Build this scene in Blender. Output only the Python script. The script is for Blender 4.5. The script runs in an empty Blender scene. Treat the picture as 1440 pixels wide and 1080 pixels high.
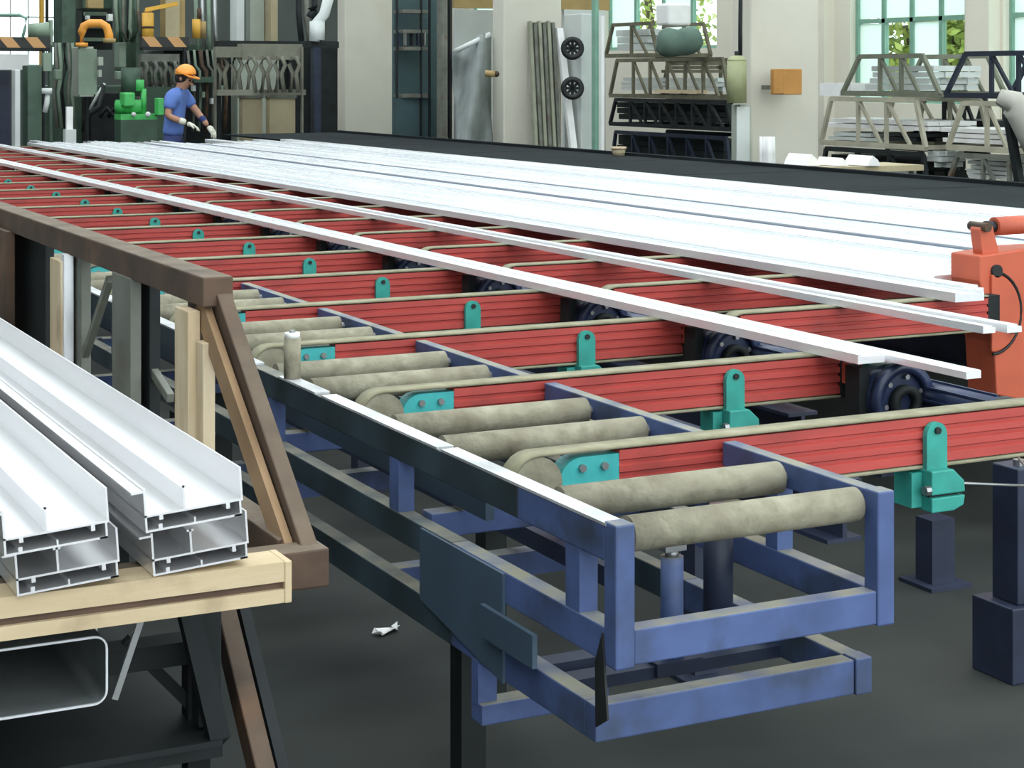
import bpy, bmesh, math, random
from mathutils import Vector, Matrix

random.seed(7)
scene = bpy.context.scene
col = scene.collection

# ------------------------------------------------------------------ camera
CAM_H = 1.6
YAW = math.atan2(1270, 2540)
FPX = 2540.0
HORIZON = 105.0
cam_data = bpy.data.cameras.new('camera')
cam = bpy.data.objects.new('camera', cam_data)
col.objects.link(cam)
cam.location = (0, 0, CAM_H)
cam.rotation_euler = (math.pi / 2, 0, -YAW)
cam_data.sensor_fit = 'HORIZONTAL'
cam_data.sensor_width = 36.0
cam_data.lens = FPX / 1440 * 36.0
cam_data.shift_y = -(540 - HORIZON) / 1440
cam_data.clip_start = 0.05
cam_data.clip_end = 300
scene.camera = cam

# ------------------------------------------------------------------ sky, light, exposure
world = bpy.data.worlds.new('overcast_sky')
scene.world = world
world.use_nodes = True
bgn = world.node_tree.nodes['Background']
bgn.inputs[0].default_value = (0.90, 0.97, 1.0, 1)
bgn.inputs[1].default_value = 3.0
scene.view_settings.view_transform = 'Standard'
scene.view_settings.look = 'None'
scene.view_settings.gamma = 1.0
scene.view_settings.use_curve_mapping = False
scene.view_settings.exposure = 0.12

# ------------------------------------------------------------------ measuring helpers (photo 1440x1080)
CA, SA = math.cos(YAW), math.sin(YAW)
def D(px, py, d):
    """world point at a given distance in front of the camera"""
    k = (px - 720) / FPX
    return Vector(((k * CA + SA) * d, (CA - k * SA) * d, CAM_H - (py - HORIZON) / FPX * d))
def YX(px, x):
    """distance along the hall (Y) of a point seen at column px in the plane X = x"""
    k = (px - 720) / FPX
    return x / (k * CA + SA) * (CA - k * SA)
def ZX(px, py, x):
    k = (px - 720) / FPX
    return CAM_H - (py - HORIZON) / FPX * (x / (k * CA + SA))

# ------------------------------------------------------------------ materials
MATS = {}
def mat(name, c, rough=0.6, metal=0.0, var=0.15, scale=6.0, bump=0.0, c2=None, stretch=(1, 1, 1), emit=0, spec=0.5, dirt=None, dirt_lo=0.55, dirt_hi=0.72, dscale=3.0, dust=None):
    if name in MATS: return MATS[name]
    m = bpy.data.materials.new(name); m.use_nodes = True
    nt = m.node_tree; N = nt.nodes; L = nt.links
    b = N['Principled BSDF']
    b.inputs['Roughness'].default_value = rough
    b.inputs['Metallic'].default_value = metal
    b.inputs['Specular IOR Level'].default_value = spec
    tc = N.new('ShaderNodeTexCoord'); mp = N.new('ShaderNodeMapping')
    mp.inputs['Scale'].default_value = stretch
    L.new(tc.outputs['Object'], mp.inputs['Vector'])
    nz = N.new('ShaderNodeTexNoise'); nz.inputs['Scale'].default_value = scale
    nz.inputs['Detail'].default_value = 6
    L.new(mp.outputs['Vector'], nz.inputs['Vector'])
    cr = N.new('ShaderNodeValToRGB')
    if c2 is None:
        lo = tuple(max(0, v * (1 - var)) for v in c); hi = tuple(min(1, v * (1 + var)) for v in c)
    else: lo, hi = c, c2
    cr.color_ramp.elements[0].position = 0.3; cr.color_ramp.elements[1].position = 0.7
    cr.color_ramp.elements[0].color = (*lo, 1); cr.color_ramp.elements[1].color = (*hi, 1)
    L.new(nz.outputs['Fac'], cr.inputs['Fac'])
    out = cr.outputs['Color']
    if dirt:
        n2 = N.new('ShaderNodeTexNoise'); n2.inputs['Scale'].default_value = dscale; n2.inputs['Detail'].default_value = 8
        L.new(tc.outputs['Object'], n2.inputs['Vector'])
        r2 = N.new('ShaderNodeMapRange'); r2.inputs[1].default_value = dirt_lo; r2.inputs[2].default_value = dirt_hi
        L.new(n2.outputs['Fac'], r2.inputs[0])
        mx = N.new('ShaderNodeMix'); mx.data_type = 'RGBA'
        L.new(r2.outputs[0], mx.inputs[0]); L.new(out, mx.inputs[6]); mx.inputs[7].default_value = (*dirt, 1)
        out = mx.outputs[2]
    if dust:      # grey-brown dust lying on upward faces
        ge = N.new('ShaderNodeNewGeometry'); sx = N.new('ShaderNodeSeparateXYZ'); L.new(ge.outputs['Normal'], sx.inputs[0])
        r3 = N.new('ShaderNodeMapRange'); r3.inputs[1].default_value = 0.6; r3.inputs[2].default_value = 0.95
        L.new(sx.outputs[2], r3.inputs[0])
        n3 = N.new('ShaderNodeTexNoise'); n3.inputs['Scale'].default_value = 9; n3.inputs['Detail'].default_value = 5
        L.new(tc.outputs['Object'], n3.inputs['Vector'])
        r4 = N.new('ShaderNodeMapRange'); r4.inputs[1].default_value = 0.25; r4.inputs[2].default_value = 0.6
        L.new(n3.outputs['Fac'], r4.inputs[0])
        mu = N.new('ShaderNodeMath'); mu.operation = 'MULTIPLY'; L.new(r3.outputs[0], mu.inputs[0]); L.new(r4.outputs[0], mu.inputs[1])
        m3 = N.new('ShaderNodeMix'); m3.data_type = 'RGBA'
        L.new(mu.outputs[0], m3.inputs[0]); L.new(out, m3.inputs[6]); m3.inputs[7].default_value = (*dust, 1)
        out = m3.outputs[2]
    L.new(out, b.inputs['Base Color'])
    if bump:
        bp = N.new('ShaderNodeBump'); bp.inputs['Strength'].default_value = bump; bp.inputs['Distance'].default_value = 0.01
        L.new(nz.outputs['Fac'], bp.inputs['Height']); L.new(bp.outputs['Normal'], b.inputs['Normal'])
    if emit:
        b.inputs['Emission Color'].default_value = (*c, 1); b.inputs['Emission Strength'].default_value = emit
    MATS[name] = m
    return m

def glass_mat():
    m = bpy.data.materials.new('window_glass'); m.use_nodes = True
    nt = m.node_tree; N = nt.nodes; L = nt.links
    for n in list(N):
        if n.type != 'OUTPUT_MATERIAL': N.remove(n)
    o = [n for n in N if n.type == 'OUTPUT_MATERIAL'][0]
    t = N.new('ShaderNodeBsdfTransparent'); t.inputs[0].default_value = (0.9, 0.95, 0.93, 1)
    g = N.new('ShaderNodeBsdfGlossy'); g.inputs['Roughness'].default_value = 0.05
    mx = N.new('ShaderNodeMixShader'); mx.inputs[0].default_value = 0.08
    L.new(t.outputs[0], mx.inputs[1]); L.new(g.outputs[0], mx.inputs[2]); L.new(mx.outputs[0], o.inputs[0])
    return m

FLOOR = mat('oily_concrete', (0.014, 0.019, 0.0185), 0.7, var=0.5, scale=1.1, bump=0.15, spec=0.25, c2=(0.042, 0.048, 0.043), dirt=(0.009, 0.012, 0.012), dscale=0.7)
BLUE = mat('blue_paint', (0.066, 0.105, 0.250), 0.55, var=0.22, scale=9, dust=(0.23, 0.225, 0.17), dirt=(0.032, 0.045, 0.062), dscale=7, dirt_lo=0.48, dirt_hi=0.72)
BLUEGREY = mat('blue_grey_plate', (0.050, 0.085, 0.125), 0.5, var=0.15, scale=4)
DARKBLUE = mat('dark_blue_paint', (0.019, 0.027, 0.055), 0.5, var=0.3, scale=7)
NAVY = mat('motor_navy', (0.018, 0.030, 0.075), 0.38, var=0.3, scale=7)
ROLLER = mat('roller_felt', (0.21, 0.195, 0.135), 0.85, var=0.2, scale=26, bump=0.6, c2=(0.36, 0.34, 0.25), dirt=(0.15, 0.125, 0.085), dscale=13, dirt_lo=0.50, dirt_hi=0.74)
BELT = mat('felt_belt', (0.22, 0.21, 0.13), 0.9, var=0.2, scale=16, bump=0.3, c2=(0.34, 0.32, 0.22))
RED = mat('red_paint', (0.44, 0.060, 0.050), 0.5, var=0.12, scale=6, stretch=(0.6, 1, 6), dirt=(0.25, 0.04, 0.035), dscale=5, dirt_lo=0.55, dirt_hi=0.9)
GREEN = mat('teal_green_paint', (0.030, 0.30, 0.25), 0.5, var=0.2, scale=12)
TURQ = mat('turquoise_end_plate', (0.05, 0.42, 0.42), 0.5, var=0.2, scale=12)
ALU = mat('mill_aluminium', (0.86, 0.89, 0.92), 0.30, metal=0.45, var=0.02, scale=3, stretch=(8, 0.3, 8))
ALU2 = mat('bright_aluminium', (0.94, 0.95, 0.97), 0.26, metal=0.4, var=0.015, scale=3, stretch=(8, 0.3, 8))
STRIP = mat('worn_aluminium_strip', (0.45, 0.47, 0.48), 0.35, metal=0.5, var=0.2, scale=5, stretch=(3, 1, 1), c2=(0.92, 0.94, 0.96))
BLUEBLACK = mat('dark_blue_black_paint', (0.030, 0.052, 0.068), 0.5, var=0.35, scale=6, dust=(0.17, 0.165, 0.125), dirt=(0.016, 0.026, 0.028), dscale=5, dirt_lo=0.45, dirt_hi=0.7)  # darker blue-black tone for rails and beams beyond the near end
ALUW = mat('anodised_aluminium', (0.86, 0.86, 0.87), 0.36, metal=0.8, var=0.05, scale=3, stretch=(6, 0.3, 6))
STEEL = mat('bare_steel', (0.36, 0.37, 0.37), 0.4, metal=0.9, var=0.2, scale=8)
RUST = mat('rusty_brown_steel', (0.070, 0.042, 0.026), 0.75, var=0.45, scale=7, bump=0.25, dust=(0.16, 0.125, 0.085), dirt=(0.14, 0.075, 0.038), dscale=6)
OLDSTEEL = mat('grey_green_steel', (0.14, 0.15, 0.125), 0.6, var=0.25, scale=8, dirt=(0.10, 0.06, 0.035), dscale=6)
GAPSHADE = mat('gap_shade_blue', (0.02, 0.05, 0.12), 0.5, var=0.2)
BEDM = mat('dark_bed_plate', (0.011, 0.015, 0.018), 0.85, var=0.3, scale=2, spec=0.15)
DARKSTEEL = mat('dark_steel', (0.013, 0.017, 0.018), 0.65, var=0.35, scale=6, spec=0.3)
WOOD = mat('pale_timber', (0.52, 0.40, 0.24), 0.75, var=0.2, scale=5, stretch=(6, 6, 1), bump=0.25, c2=(0.68, 0.57, 0.40), dirt=(0.30, 0.20, 0.11), dscale=4, dirt_lo=0.6)
WOODX = mat('pale_bar_timber', (0.52, 0.41, 0.25), 0.75, var=0.2, scale=5, stretch=(1, 6, 6), bump=0.25, c2=(0.60, 0.48, 0.31), dirt=(0.27, 0.19, 0.11), dscale=4, dirt_lo=0.6)
GROOVE = mat('groove_brown', (0.10, 0.06, 0.04), 0.8, var=0.3)
ORANGE = mat('orange_red_paint', (0.52, 0.105, 0.052), 0.5, var=0.12, scale=5)
BLACK = mat('black_rubber', (0.01, 0.012, 0.013), 0.6, var=0.3)
PLASTER = mat('white_plaster', (0.60, 0.58, 0.50), 0.9, var=0.05, scale=1.5, bump=0.08, dirt=(0.50, 0.47, 0.38), dscale=1.2, dirt_lo=0.56, dirt_hi=0.95)
WALLM = mat('cream_wall', (0.72, 0.69, 0.58), 0.9, var=0.05, scale=1.2)
BACKW = mat('grey_back_wall', (0.075, 0.088, 0.08), 0.9, var=0.2, scale=1.0)
TEALD = mat('dark_teal_panel', (0.045, 0.085, 0.095), 0.5, var=0.2, scale=3)
PGREEN = mat('press_green', (0.05, 0.095, 0.065), 0.5, var=0.3, scale=3, dirt=(0.02, 0.03, 0.025), dscale=3)
PGREEN2 = mat('press_light_green', (0.20, 0.27, 0.20), 0.5, var=0.2, scale=3)
VGREEN = mat('vivid_green_paint', (0.07, 0.48, 0.12), 0.45, var=0.25, scale=6)
YEL = mat('yellow_paint', (0.75, 0.42, 0.06), 0.5, var=0.15, scale=4)
YELP = mat('orange_yellow_pipe', (0.78, 0.33, 0.05), 0.5, var=0.15, scale=4)
OCHRE = mat('ochre_paint', (0.35, 0.25, 0.10), 0.6, var=0.2, scale=3)
GREYBOX = mat('grey_cabinet', (0.36, 0.40, 0.34), 0.5, var=0.08, scale=3)
PALEBOX = mat('pale_cabinet', (0.60, 0.64, 0.62), 0.5, var=0.06, scale=3)
WHITE = mat('white_paint', (0.85, 0.85, 0.84), 0.6, var=0.04)
CARD = mat('brown_cardboard', (0.45, 0.22, 0.06), 0.85, var=0.15, scale=5)
BEIGE = mat('beige_panel', (0.42, 0.36, 0.23), 0.8, var=0.12, scale=3)
WGREEN = mat('window_green', (0.20, 0.38, 0.29), 0.5, var=0.1)
CANVAS = mat('green_canvas', (0.11, 0.17, 0.14), 0.9, var=0.2, scale=5)
SKIN = mat('skin', (0.42, 0.22, 0.14), 0.6, var=0.08)
SHIRT = mat('blue_work_shirt', (0.10, 0.18, 0.48), 0.85, var=0.15, scale=8)
TROUSER = mat('navy_trousers', (0.03, 0.045, 0.15), 0.85, var=0.2, scale=8)
HELMET = mat('orange_helmet', (0.85, 0.33, 0.05), 0.35, var=0.06)
GLOVE = mat('pale_glove', (0.62, 0.62, 0.52), 0.9, var=0.1)
HAIR = mat('dark_hair', (0.012, 0.010, 0.010), 0.8)
LEAF = mat('leaf_green', (0.20, 0.34, 0.06), 0.7, var=0.4, scale=2, c2=(0.55, 0.58, 0.16))
BARK = mat('bark', (0.12, 0.09, 0.06), 0.9)
GROUND = mat('yard_ground', (0.40, 0.41, 0.36), 0.9, var=0.1, scale=0.6)
TARP = mat('grey_tarpaulin', (0.24, 0.27, 0.26), 0.7, var=0.3, scale=3)
def frosted_mat():
    m = bpy.data.materials.new('frosted_glass'); m.use_nodes = True
    nt = m.node_tree; N = nt.nodes; L = nt.links
    for n in list(N):
        if n.type != 'OUTPUT_MATERIAL': N.remove(n)
    o = [n for n in N if n.type == 'OUTPUT_MATERIAL'][0]
    t = N.new('ShaderNodeBsdfTranslucent'); t.inputs[0].default_value = (0.80, 0.90, 0.86, 1)
    g = N.new('ShaderNodeBsdfDiffuse'); g.inputs[0].default_value = (0.75, 0.82, 0.79, 1)
    mx = N.new('ShaderNodeMixShader'); mx.inputs[0].default_value = 0.25
    L.new(t.outputs[0], mx.inputs[1]); L.new(g.outputs[0], mx.inputs[2]); L.new(mx.outputs[0], o.inputs[0])
    return m
FROST = frosted_mat()
GLASS = glass_mat()
LAMPW = mat('lit_lamp_tube', (1.0, 1.0, 1.0), 0.5, var=0.0, emit=2.5)

def stripe_mat():
    m = bpy.data.materials.new('hazard_stripes'); m.use_nodes = True
    nt = m.node_tree; N = nt.nodes; L = nt.links; b = N['Principled BSDF']; b.inputs['Roughness'].default_value = 0.6
    tc = N.new('ShaderNodeTexCoord'); mp = N.new('ShaderNodeMapping'); mp.inputs['Rotation'].default_value = (0, math.radians(40), 0)
    w = N.new('ShaderNodeTexWave'); w.inputs['Scale'].default_value = 1.35; w.bands_direction = 'X'
    cr = N.new('ShaderNodeValToRGB'); cr.color_ramp.interpolation = 'CONSTANT'
    cr.color_ramp.elements[0].color = (0.02, 0.022, 0.02, 1); cr.color_ramp.elements[1].position = 0.5
    cr.color_ramp.elements[1].color = (0.55, 0.30, 0.12, 1)
    L.new(tc.outputs['Object'], mp.inputs[0]); L.new(mp.outputs[0], w.inputs[0]); L.new(w.outputs['Fac'], cr.inputs[0]); L.new(cr.outputs[0], b.inputs['Base Color'])
    return m
STRIPE = stripe_mat()

# ------------------------------------------------------------------ mesh helpers
ORG = {}
def wloc(o):
    return ORG.get(o.name, Vector((0, 0, 0))) if o else Vector((0, 0, 0))

class MB:
    def __init__(s): s.v = []; s.f = []
    def add(s, vs, fs):
        n = len(s.v); s.v += [Vector(v) for v in vs]; s.f += [tuple(i + n for i in f) for f in fs]; return s
    def box(s, x0, x1, y0, y1, z0, z1):
        return s.add([(x0,y0,z0),(x1,y0,z0),(x1,y1,z0),(x0,y1,z0),(x0,y0,z1),(x1,y0,z1),(x1,y1,z1),(x0,y1,z1)],
                     [(0,3,2,1),(4,5,6,7),(0,1,5,4),(1,2,6,5),(2,3,7,6),(3,0,4,7)])
    def bar(s, a, b, w, h, up=(0, 0, 1)):
        """rectangular bar from a to b, w across, h along up"""
        a, b = Vector(a), Vector(b); d = (b - a).normalized(); up = Vector(up)
        if abs(d.dot(up)) > 0.98: up = Vector((0, 1, 0))
        r = d.cross(up).normalized(); u = r.cross(d).normalized()
        vs = []
        for p in (a, b):
            for i, j in ((-1,-1),(1,-1),(1,1),(-1,1)): vs.append(p + r * (i * w / 2) + u * (j * h / 2))
        return s.add(vs, [(0,3,2,1),(4,5,6,7),(0,1,5,4),(1,2,6,5),(2,3,7,6),(3,0,4,7)])
    def cyl(s, a, b, r, n=14, r2=None, cap=True):
        a, b = Vector(a), Vector(b); r2 = r if r2 is None else r2
        d = (b - a).normalized(); up = Vector((0, 0, 1)) if abs(d.z) < 0.95 else Vector((1, 0, 0))
        e = d.cross(up).normalized(); g = e.cross(d).normalized(); vs = []
        for p, q in ((a, r), (b, r2)):
            for i in range(n):
                t = 2 * math.pi * i / n; vs.append(p + (e * math.cos(t) + g * math.sin(t)) * q)
        fs = [(i, (i + 1) % n, n + (i + 1) % n, n + i) for i in range(n)]
        if cap: fs += [tuple(range(n - 1, -1, -1)), tuple(range(n, 2 * n))]
        return s.add(vs, fs)
    def tube(s, pts, r, n=10):
        pts = [Vector(p) for p in pts]; rs = r if isinstance(r, (list, tuple)) else [r] * len(pts); vs = []; fs = []
        ref = Vector((0, 0, 1))
        for i, p in enumerate(pts):
            d = (pts[min(i + 1, len(pts) - 1)] - pts[max(i - 1, 0)]).normalized()
            e = d.cross(ref)
            if e.length < 0.05: e = d.cross(Vector((1, 0.3, 0)))
            e.normalize(); g = e.cross(d).normalized()
            for k in range(n):
                t = 2 * math.pi * k / n; vs.append(p + (e * math.cos(t) + g * math.sin(t)) * rs[i])
        for i in range(len(pts) - 1):
            for k in range(n): fs.append((i*n+k, i*n+(k+1)%n, (i+1)*n+(k+1)%n, (i+1)*n+k))
        fs += [tuple(range(n - 1, -1, -1)), tuple(range((len(pts)-1)*n, len(pts)*n))]
        return s.add(vs, fs)
    def prism(s, poly, axis, a, b):
        """polygon in the two remaining axes extruded along axis ('x': (y,z), 'y': (x,z), 'z': (x,y))"""
        def pt(u, v, t): return (t, u, v) if axis == 'x' else (u, t, v) if axis == 'y' else (u, v, t)
        n = len(poly)
        vs = [pt(u, v, a) for u, v in poly] + [pt(u, v, b) for u, v in poly]
        return s.add(vs, [tuple(range(n)), tuple(range(2*n-1, n-1, -1))] + [(i, n+i, n+(i+1)%n, (i+1)%n) for i in range(n)])
    def ring(s, c, axis, r0, r1, w, n=24):
        """washer: outer r1, inner r0, thickness w about axis"""
        c = Vector(c); A = Vector(axis).normalized(); up = Vector((0, 0, 1)) if abs(A.z) < 0.9 else Vector((1, 0, 0))
        e = A.cross(up).normalized(); g = e.cross(A).normalized(); vs = []
        for (r, t) in ((r0, -w/2), (r1, -w/2), (r1, w/2), (r0, w/2)):
            for i in range(n):
                q = 2 * math.pi * i / n; vs.append(c + A * t + (e * math.cos(q) + g * math.sin(q)) * r)
        fs = []
        for k in range(4):
            for i in range(n): fs.append((k*n+i, k*n+(i+1)%n, ((k+1)%4)*n+(i+1)%n, ((k+1)%4)*n+i))
        return s.add(vs, fs)
    def sphere(s, c, r, n=14, m=8, sz=(1, 1, 1), zmin=-1.0):
        c = Vector(c); vs = []; fs = []
        t0 = math.asin(max(-1, zmin))
        for j in range(m + 1):
            th = t0 + (math.pi / 2 - t0) * j / m
            for i in range(n):
                ph = 2 * math.pi * i / n
                vs.append(c + Vector((math.cos(th)*math.cos(ph)*r*sz[0], math.cos(th)*math.sin(ph)*r*sz[1], math.sin(th)*r*sz[2])))
        for j in range(m):
            for i in range(n): fs.append((j*n+i, j*n+(i+1)%n, (j+1)*n+(i+1)%n, (j+1)*n+i))
        fs.append(tuple(range(n - 1, -1, -1)))
        return s.add(vs, fs)
    def build(s, name, m, parent=None, smooth=False, bevel=0.0, label=None):
        o0 = wloc(parent)
        me = bpy.data.meshes.new(name); me.from_pydata([v - o0 for v in s.v], [], s.f); me.update()
        bm = bmesh.new(); bm.from_mesh(me); bmesh.ops.recalc_face_normals(bm, faces=bm.faces); bm.to_mesh(me); bm.free()
        me.materials.append(m)
        if smooth:
            for p in me.polygons: p.use_smooth = len(p.vertices) <= 4
        o = bpy.data.objects.new(name, me); col.objects.link(o)
        if parent: o.parent = parent; ORG[o.name] = o0
        if bevel:
            md = o.modifiers.new('bevel', 'BEVEL'); md.width = bevel; md.segments = 2; md.limit_method = 'ANGLE'
        if label: o['label'] = label
        return o

def thing(name, label, cat, loc=(0, 0, 0), group=None):
    o = bpy.data.objects.new(name, None); col.objects.link(o); o.location = loc; o.empty_display_size = 0.1
    o['label'] = label; o['category'] = cat
    if group: o['group'] = group
    ORG[o.name] = Vector(loc)
    return o
def tag(o, label, cat, group=None, kind=None):
    o['label'] = label; o['category'] = cat
    if group: o['group'] = group
    if kind: o['kind'] = kind
    return o
def struct(o, label=None, cat=None):
    o['kind'] = 'structure'
    if label: o['label'] = label
    if cat: o['category'] = cat
    return o
def copy_tree(o, parent=None, off=None, label=None):
    c = o.copy(); col.objects.link(c); c.parent = parent
    if off is not None: c.location = o.location + Vector(off)
    if label: c['label'] = label
    for ch in o.children: copy_tree(ch, c)
    return c
def box(name, m, parent, *a, bevel=0.0, label=None): return MB().box(*a).build(name, m, parent, bevel=bevel, label=label)
ORD = ['first','second','third','fourth','fifth','sixth','seventh','eighth','ninth','tenth','eleventh','twelfth','thirteenth','fourteenth','fifteenth','sixteenth','seventeenth','eighteenth','nineteenth','twentieth','twenty-first','twenty-second','twenty-third','twenty-fourth','twenty-fifth','twenty-sixth','twenty-seventh','twenty-eighth','twenty-ninth','thirtieth']

# ================================================================== SETTING
f = MB(); f.box(-5, 13.0, -6, 30.0, -0.2, 0.0)
struct(f.build('floor', FLOOR), 'dark oily concrete factory floor', 'floor')
g = MB(); g.box(13.3, 70, -6, 70, -0.3, -0.05)
struct(g.build('yard', GROUND), 'pale paved yard outside the windows', 'ground')

# ceiling with open skylight slots
ce = MB(); y = -6.0
while y < 30:
    ce.box(-5.3, 13.3, y, min(y + 1.2, 30.3), 8.6, 8.9); y += 4.4
struct(ce.build('ceiling', PALEBOX), 'pale roof slabs with skylight slots', 'ceiling')

w = MB(); w.box(-5.3, -5.0, -6, 30.3, 0, 8.6)  # unseen side wall, added to dim the left-facing sides
struct(w.build('unseen_wall_left', BACKW), 'unseen grey side wall added to cut light from the left', 'wall')

# right wall (X = 13) with tall windows
WINS = [(12.2, 14.55, 1.15, 6.0), (15.15, 17.15, 1.28, 6.0), (20.0, 23.0, 1.95, 6.0), (24.6, 27.6, 1.95, 6.0), (8.6, 11.2, 1.15, 6.0), (3.5, 6.5, 1.15, 6.0)]
w = MB()
edges = sorted(WINS); prev = -6.0
for (y0, y1, z0, z1) in edges:
    w.box(13.0, 13.3, prev, y0, 0, 8.6); w.box(13.0, 13.3, y0, y1, 0, z0); w.box(13.0, 13.3, y0, y1, z1, 8.6); prev = y1
w.box(13.0, 13.3, prev, 30.3, 0, 8.6)
wall_right = struct(w.build('wall_right', WALLM), 'cream wall with tall windows behind the racks', 'wall')
# pilasters of the window wall
for yy in (14.6, 17.45, 18.9):
    p = MB(); p.box(12.85, 13.0, yy, yy + 0.35, 0, 8.6); p.build('pilaster', WALLM, wall_right)
for i, (y0, y1, z0, z1) in enumerate(WINS):
    wo = thing('window_%d' % (i + 1), ['tall window at the right edge above the dark trestle', 'green framed window with foliage outside, right of the widest column', 'bright window above the draped racks between two columns', 'window far down the wall', 'window beyond the right edge of the picture', 'nearest window of the wall'][i], 'window', (13.1, y0, z0))
    wo['kind'] = 'structure'
    fr = MB(); t = 0.045
    fr.box(13.08, 13.16, y0, y0 + t, z0, z1); fr.box(13.08, 13.16, y1 - t, y1, z0, z1); fr.box(13.08, 13.16, y0, y1, z0, z0 + t); fr.box(13.08, 13.16, y0, y1, z1 - t, z1)
    fr.build('window_frame', WGREEN, wo)
    nc = 4
    for k in range(1, nc):
        yy = y0 + (y1 - y0) * k / nc
        box('mullion', WGREEN, wo, 13.09, 13.15, yy - 0.03, yy + 0.03, z0, z1)
    zr = 2.22 if i in (0, 1) else 2.9
    box('transom', WGREEN, wo, 13.09, 13.15, y0, y1, zr - 0.025, zr + 0.025)
    for k in range(nc):
        ya, yb = y0 + (y1 - y0) * k / nc + 0.03, y0 + (y1 - y0) * (k + 1) / nc - 0.03
        for za, zb in ((z0 + t, zr - 0.03), (zr + 0.03, z1 - t)):
            box('pane', FROST if (za > 2 or k % 2) else GLASS, wo, 13.115, 13.121, ya, yb, za, zb)

# back wall (Y = 30) behind the press, with one window at the far left
w = MB()
bx0, bx1, bz0, bz1 = 5.0, 6.75, 1.72, 4.2
w.box(-5.3, bx0, 30.0, 30.3, 0, 8.6); w.box(bx1, 13.3, 30.0, 30.3, 0, 8.6); w.box(bx0, bx1, 30.0, 30.3, 0, bz0); w.box(bx0, bx1, 30.0, 30.3, bz1, 8.6)
struct(w.build('wall_back', BACKW), 'grey end wall behind the extrusion press', 'wall')
wo = thing('window_7', 'bright barred window in the end wall at the far left', 'window', (bx0, 30.1, bz0)); wo['kind'] = 'structure'
fr = MB(); fr.box(bx0, bx0 + .05, 30.08, 30.16, bz0, bz1); fr.box(bx1 - .05, bx1, 30.08, 30.16, bz0, bz1); fr.box(bx0, bx1, 30.08, 30.16, bz0, bz0 + .05); fr.box(bx0, bx1, 30.08, 30.16, bz1 - .05, bz1)
fr.build('window_frame', WGREEN, wo)
for k in range(1, 6):
    xx = bx0 + (bx1 - bx0) * k / 6; box('bar', STEEL, wo, xx - .01, xx + .01, 30.1, 30.12, bz0, bz1)
for k in range(1, 6):
    zz = bz0 + (bz1 - bz0) * k / 6; box('bar', STEEL, wo, bx0, bx1, 30.1, 30.12, zz - .01, zz + .01)
box('pane', GLASS, wo, bx0 + .05, bx1 - .05, 30.125, 30.131, bz0 + .05, bz1 - .05)

# row of three plastered columns behind the table
def column(px0, px1, label, wdt=0.75):
    d = wdt * FPX / (px1 - px0) * 0.99
    c = D((px0 + px1) / 2, 300, d)
    return c, d
CX = 8.95
cols = []
for (px0, px1, lab) in ((474, 555, 'narrow looking white plaster column, leftmost of three'), (692, 790, 'white plaster column with sheets leaning on it'), (1030, 1152, 'widest white plaster column carrying an orange-brown box')):
    # square column whose front and side faces fill px0..px1
    best = None
    xl = CX
    # left silhouette = corner (xl, y1), right silhouette = corner (xl + s, y0)
    y1 = YX(px0, xl)
    # right corner: find y0 so that corner (xl+s, y0) is at px1 with square plan
    lo, hi = 0.2, 1.5
    for _ in range(40):
        s_ = (lo + hi) / 2
        if YX(px1, xl + s_) > y1 - s_ * .4: hi = s_
        else: lo = s_
    s_ = lo
    m = MB(); m.box(xl, xl + s_, y1 - s_ * .4, y1, 0, 8.6)
    o = m.build('column', PLASTER, None, bevel=0.02); struct(o, lab, 'column'); cols.append((xl, s_, y1 - s_ * .4, y1))

# trees outside
def tree(c, h, r, label):
    t = thing('tree', label, 'tree', (c[0], c[1], -0.05))
    MB().tube([(c[0], c[1], -0.05), (c[0] + .1, c[1], h * .4), (c[0] - .1, c[1] + .1, h * .8)], [.16, .12, .05]).build('trunk', BARK, t, True)
    m = MB()
    for i in range(1500):
        while True:
            q = Vector((random.uniform(-1, 1), random.uniform(-1, 1), random.uniform(-1, 1)))
            if 0.25 < q.length < 1: break
        p = Vector((c[0] + q.x * r, c[1] + q.y * r, h * .62 + q.z * h * .45))
        a = Vector((random.gauss(0, 1), random.gauss(0, 1), random.gauss(0, 1))).normalized(); b = a.cross(Vector((random.gauss(0, 1), random.gauss(0, 1), 1))).normalized()
        l = random.uniform(.06, .12)
        m.add([p - a * l, p + b * l * .5, p + a * l, p - b * l * .5], [(0, 1, 2, 3)])
    m.build('crown', LEAF, t)
tc_ = D(1240, 90, 26); tree((tc_.x + 0.6, tc_.y, 0), 2.9, 0.6, 'leafy yellow-green tree in the middle pane of the green window')
tc_ = D(1340, 90, 22.5); tree((tc_.x + 0.2, tc_.y, 0), 2.7, 0.5, 'leafy tree in the right pane of the green window')
tc_ = D(915, 20, 34); tree((tc_.x, tc_.y, 0), 4.6, 1.3, 'pale tree outside the window above the draped racks')

# ================================================================== ROLLER CONVEYOR (blue frame)
XL, XR, YF = 1.51, 2.05, 2.62
PITCH, YB0 = 0.787, 3.145          # belt beam rows
NB = 21
YEND = YB0 + PITCH * (NB - 1) + 0.6
rc = thing('roller_conveyor', 'long blue steel roller conveyor with grey felt rollers, beside the timber-faced rack', 'conveyor', (XL, YF, 0))
T = 0.038
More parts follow.
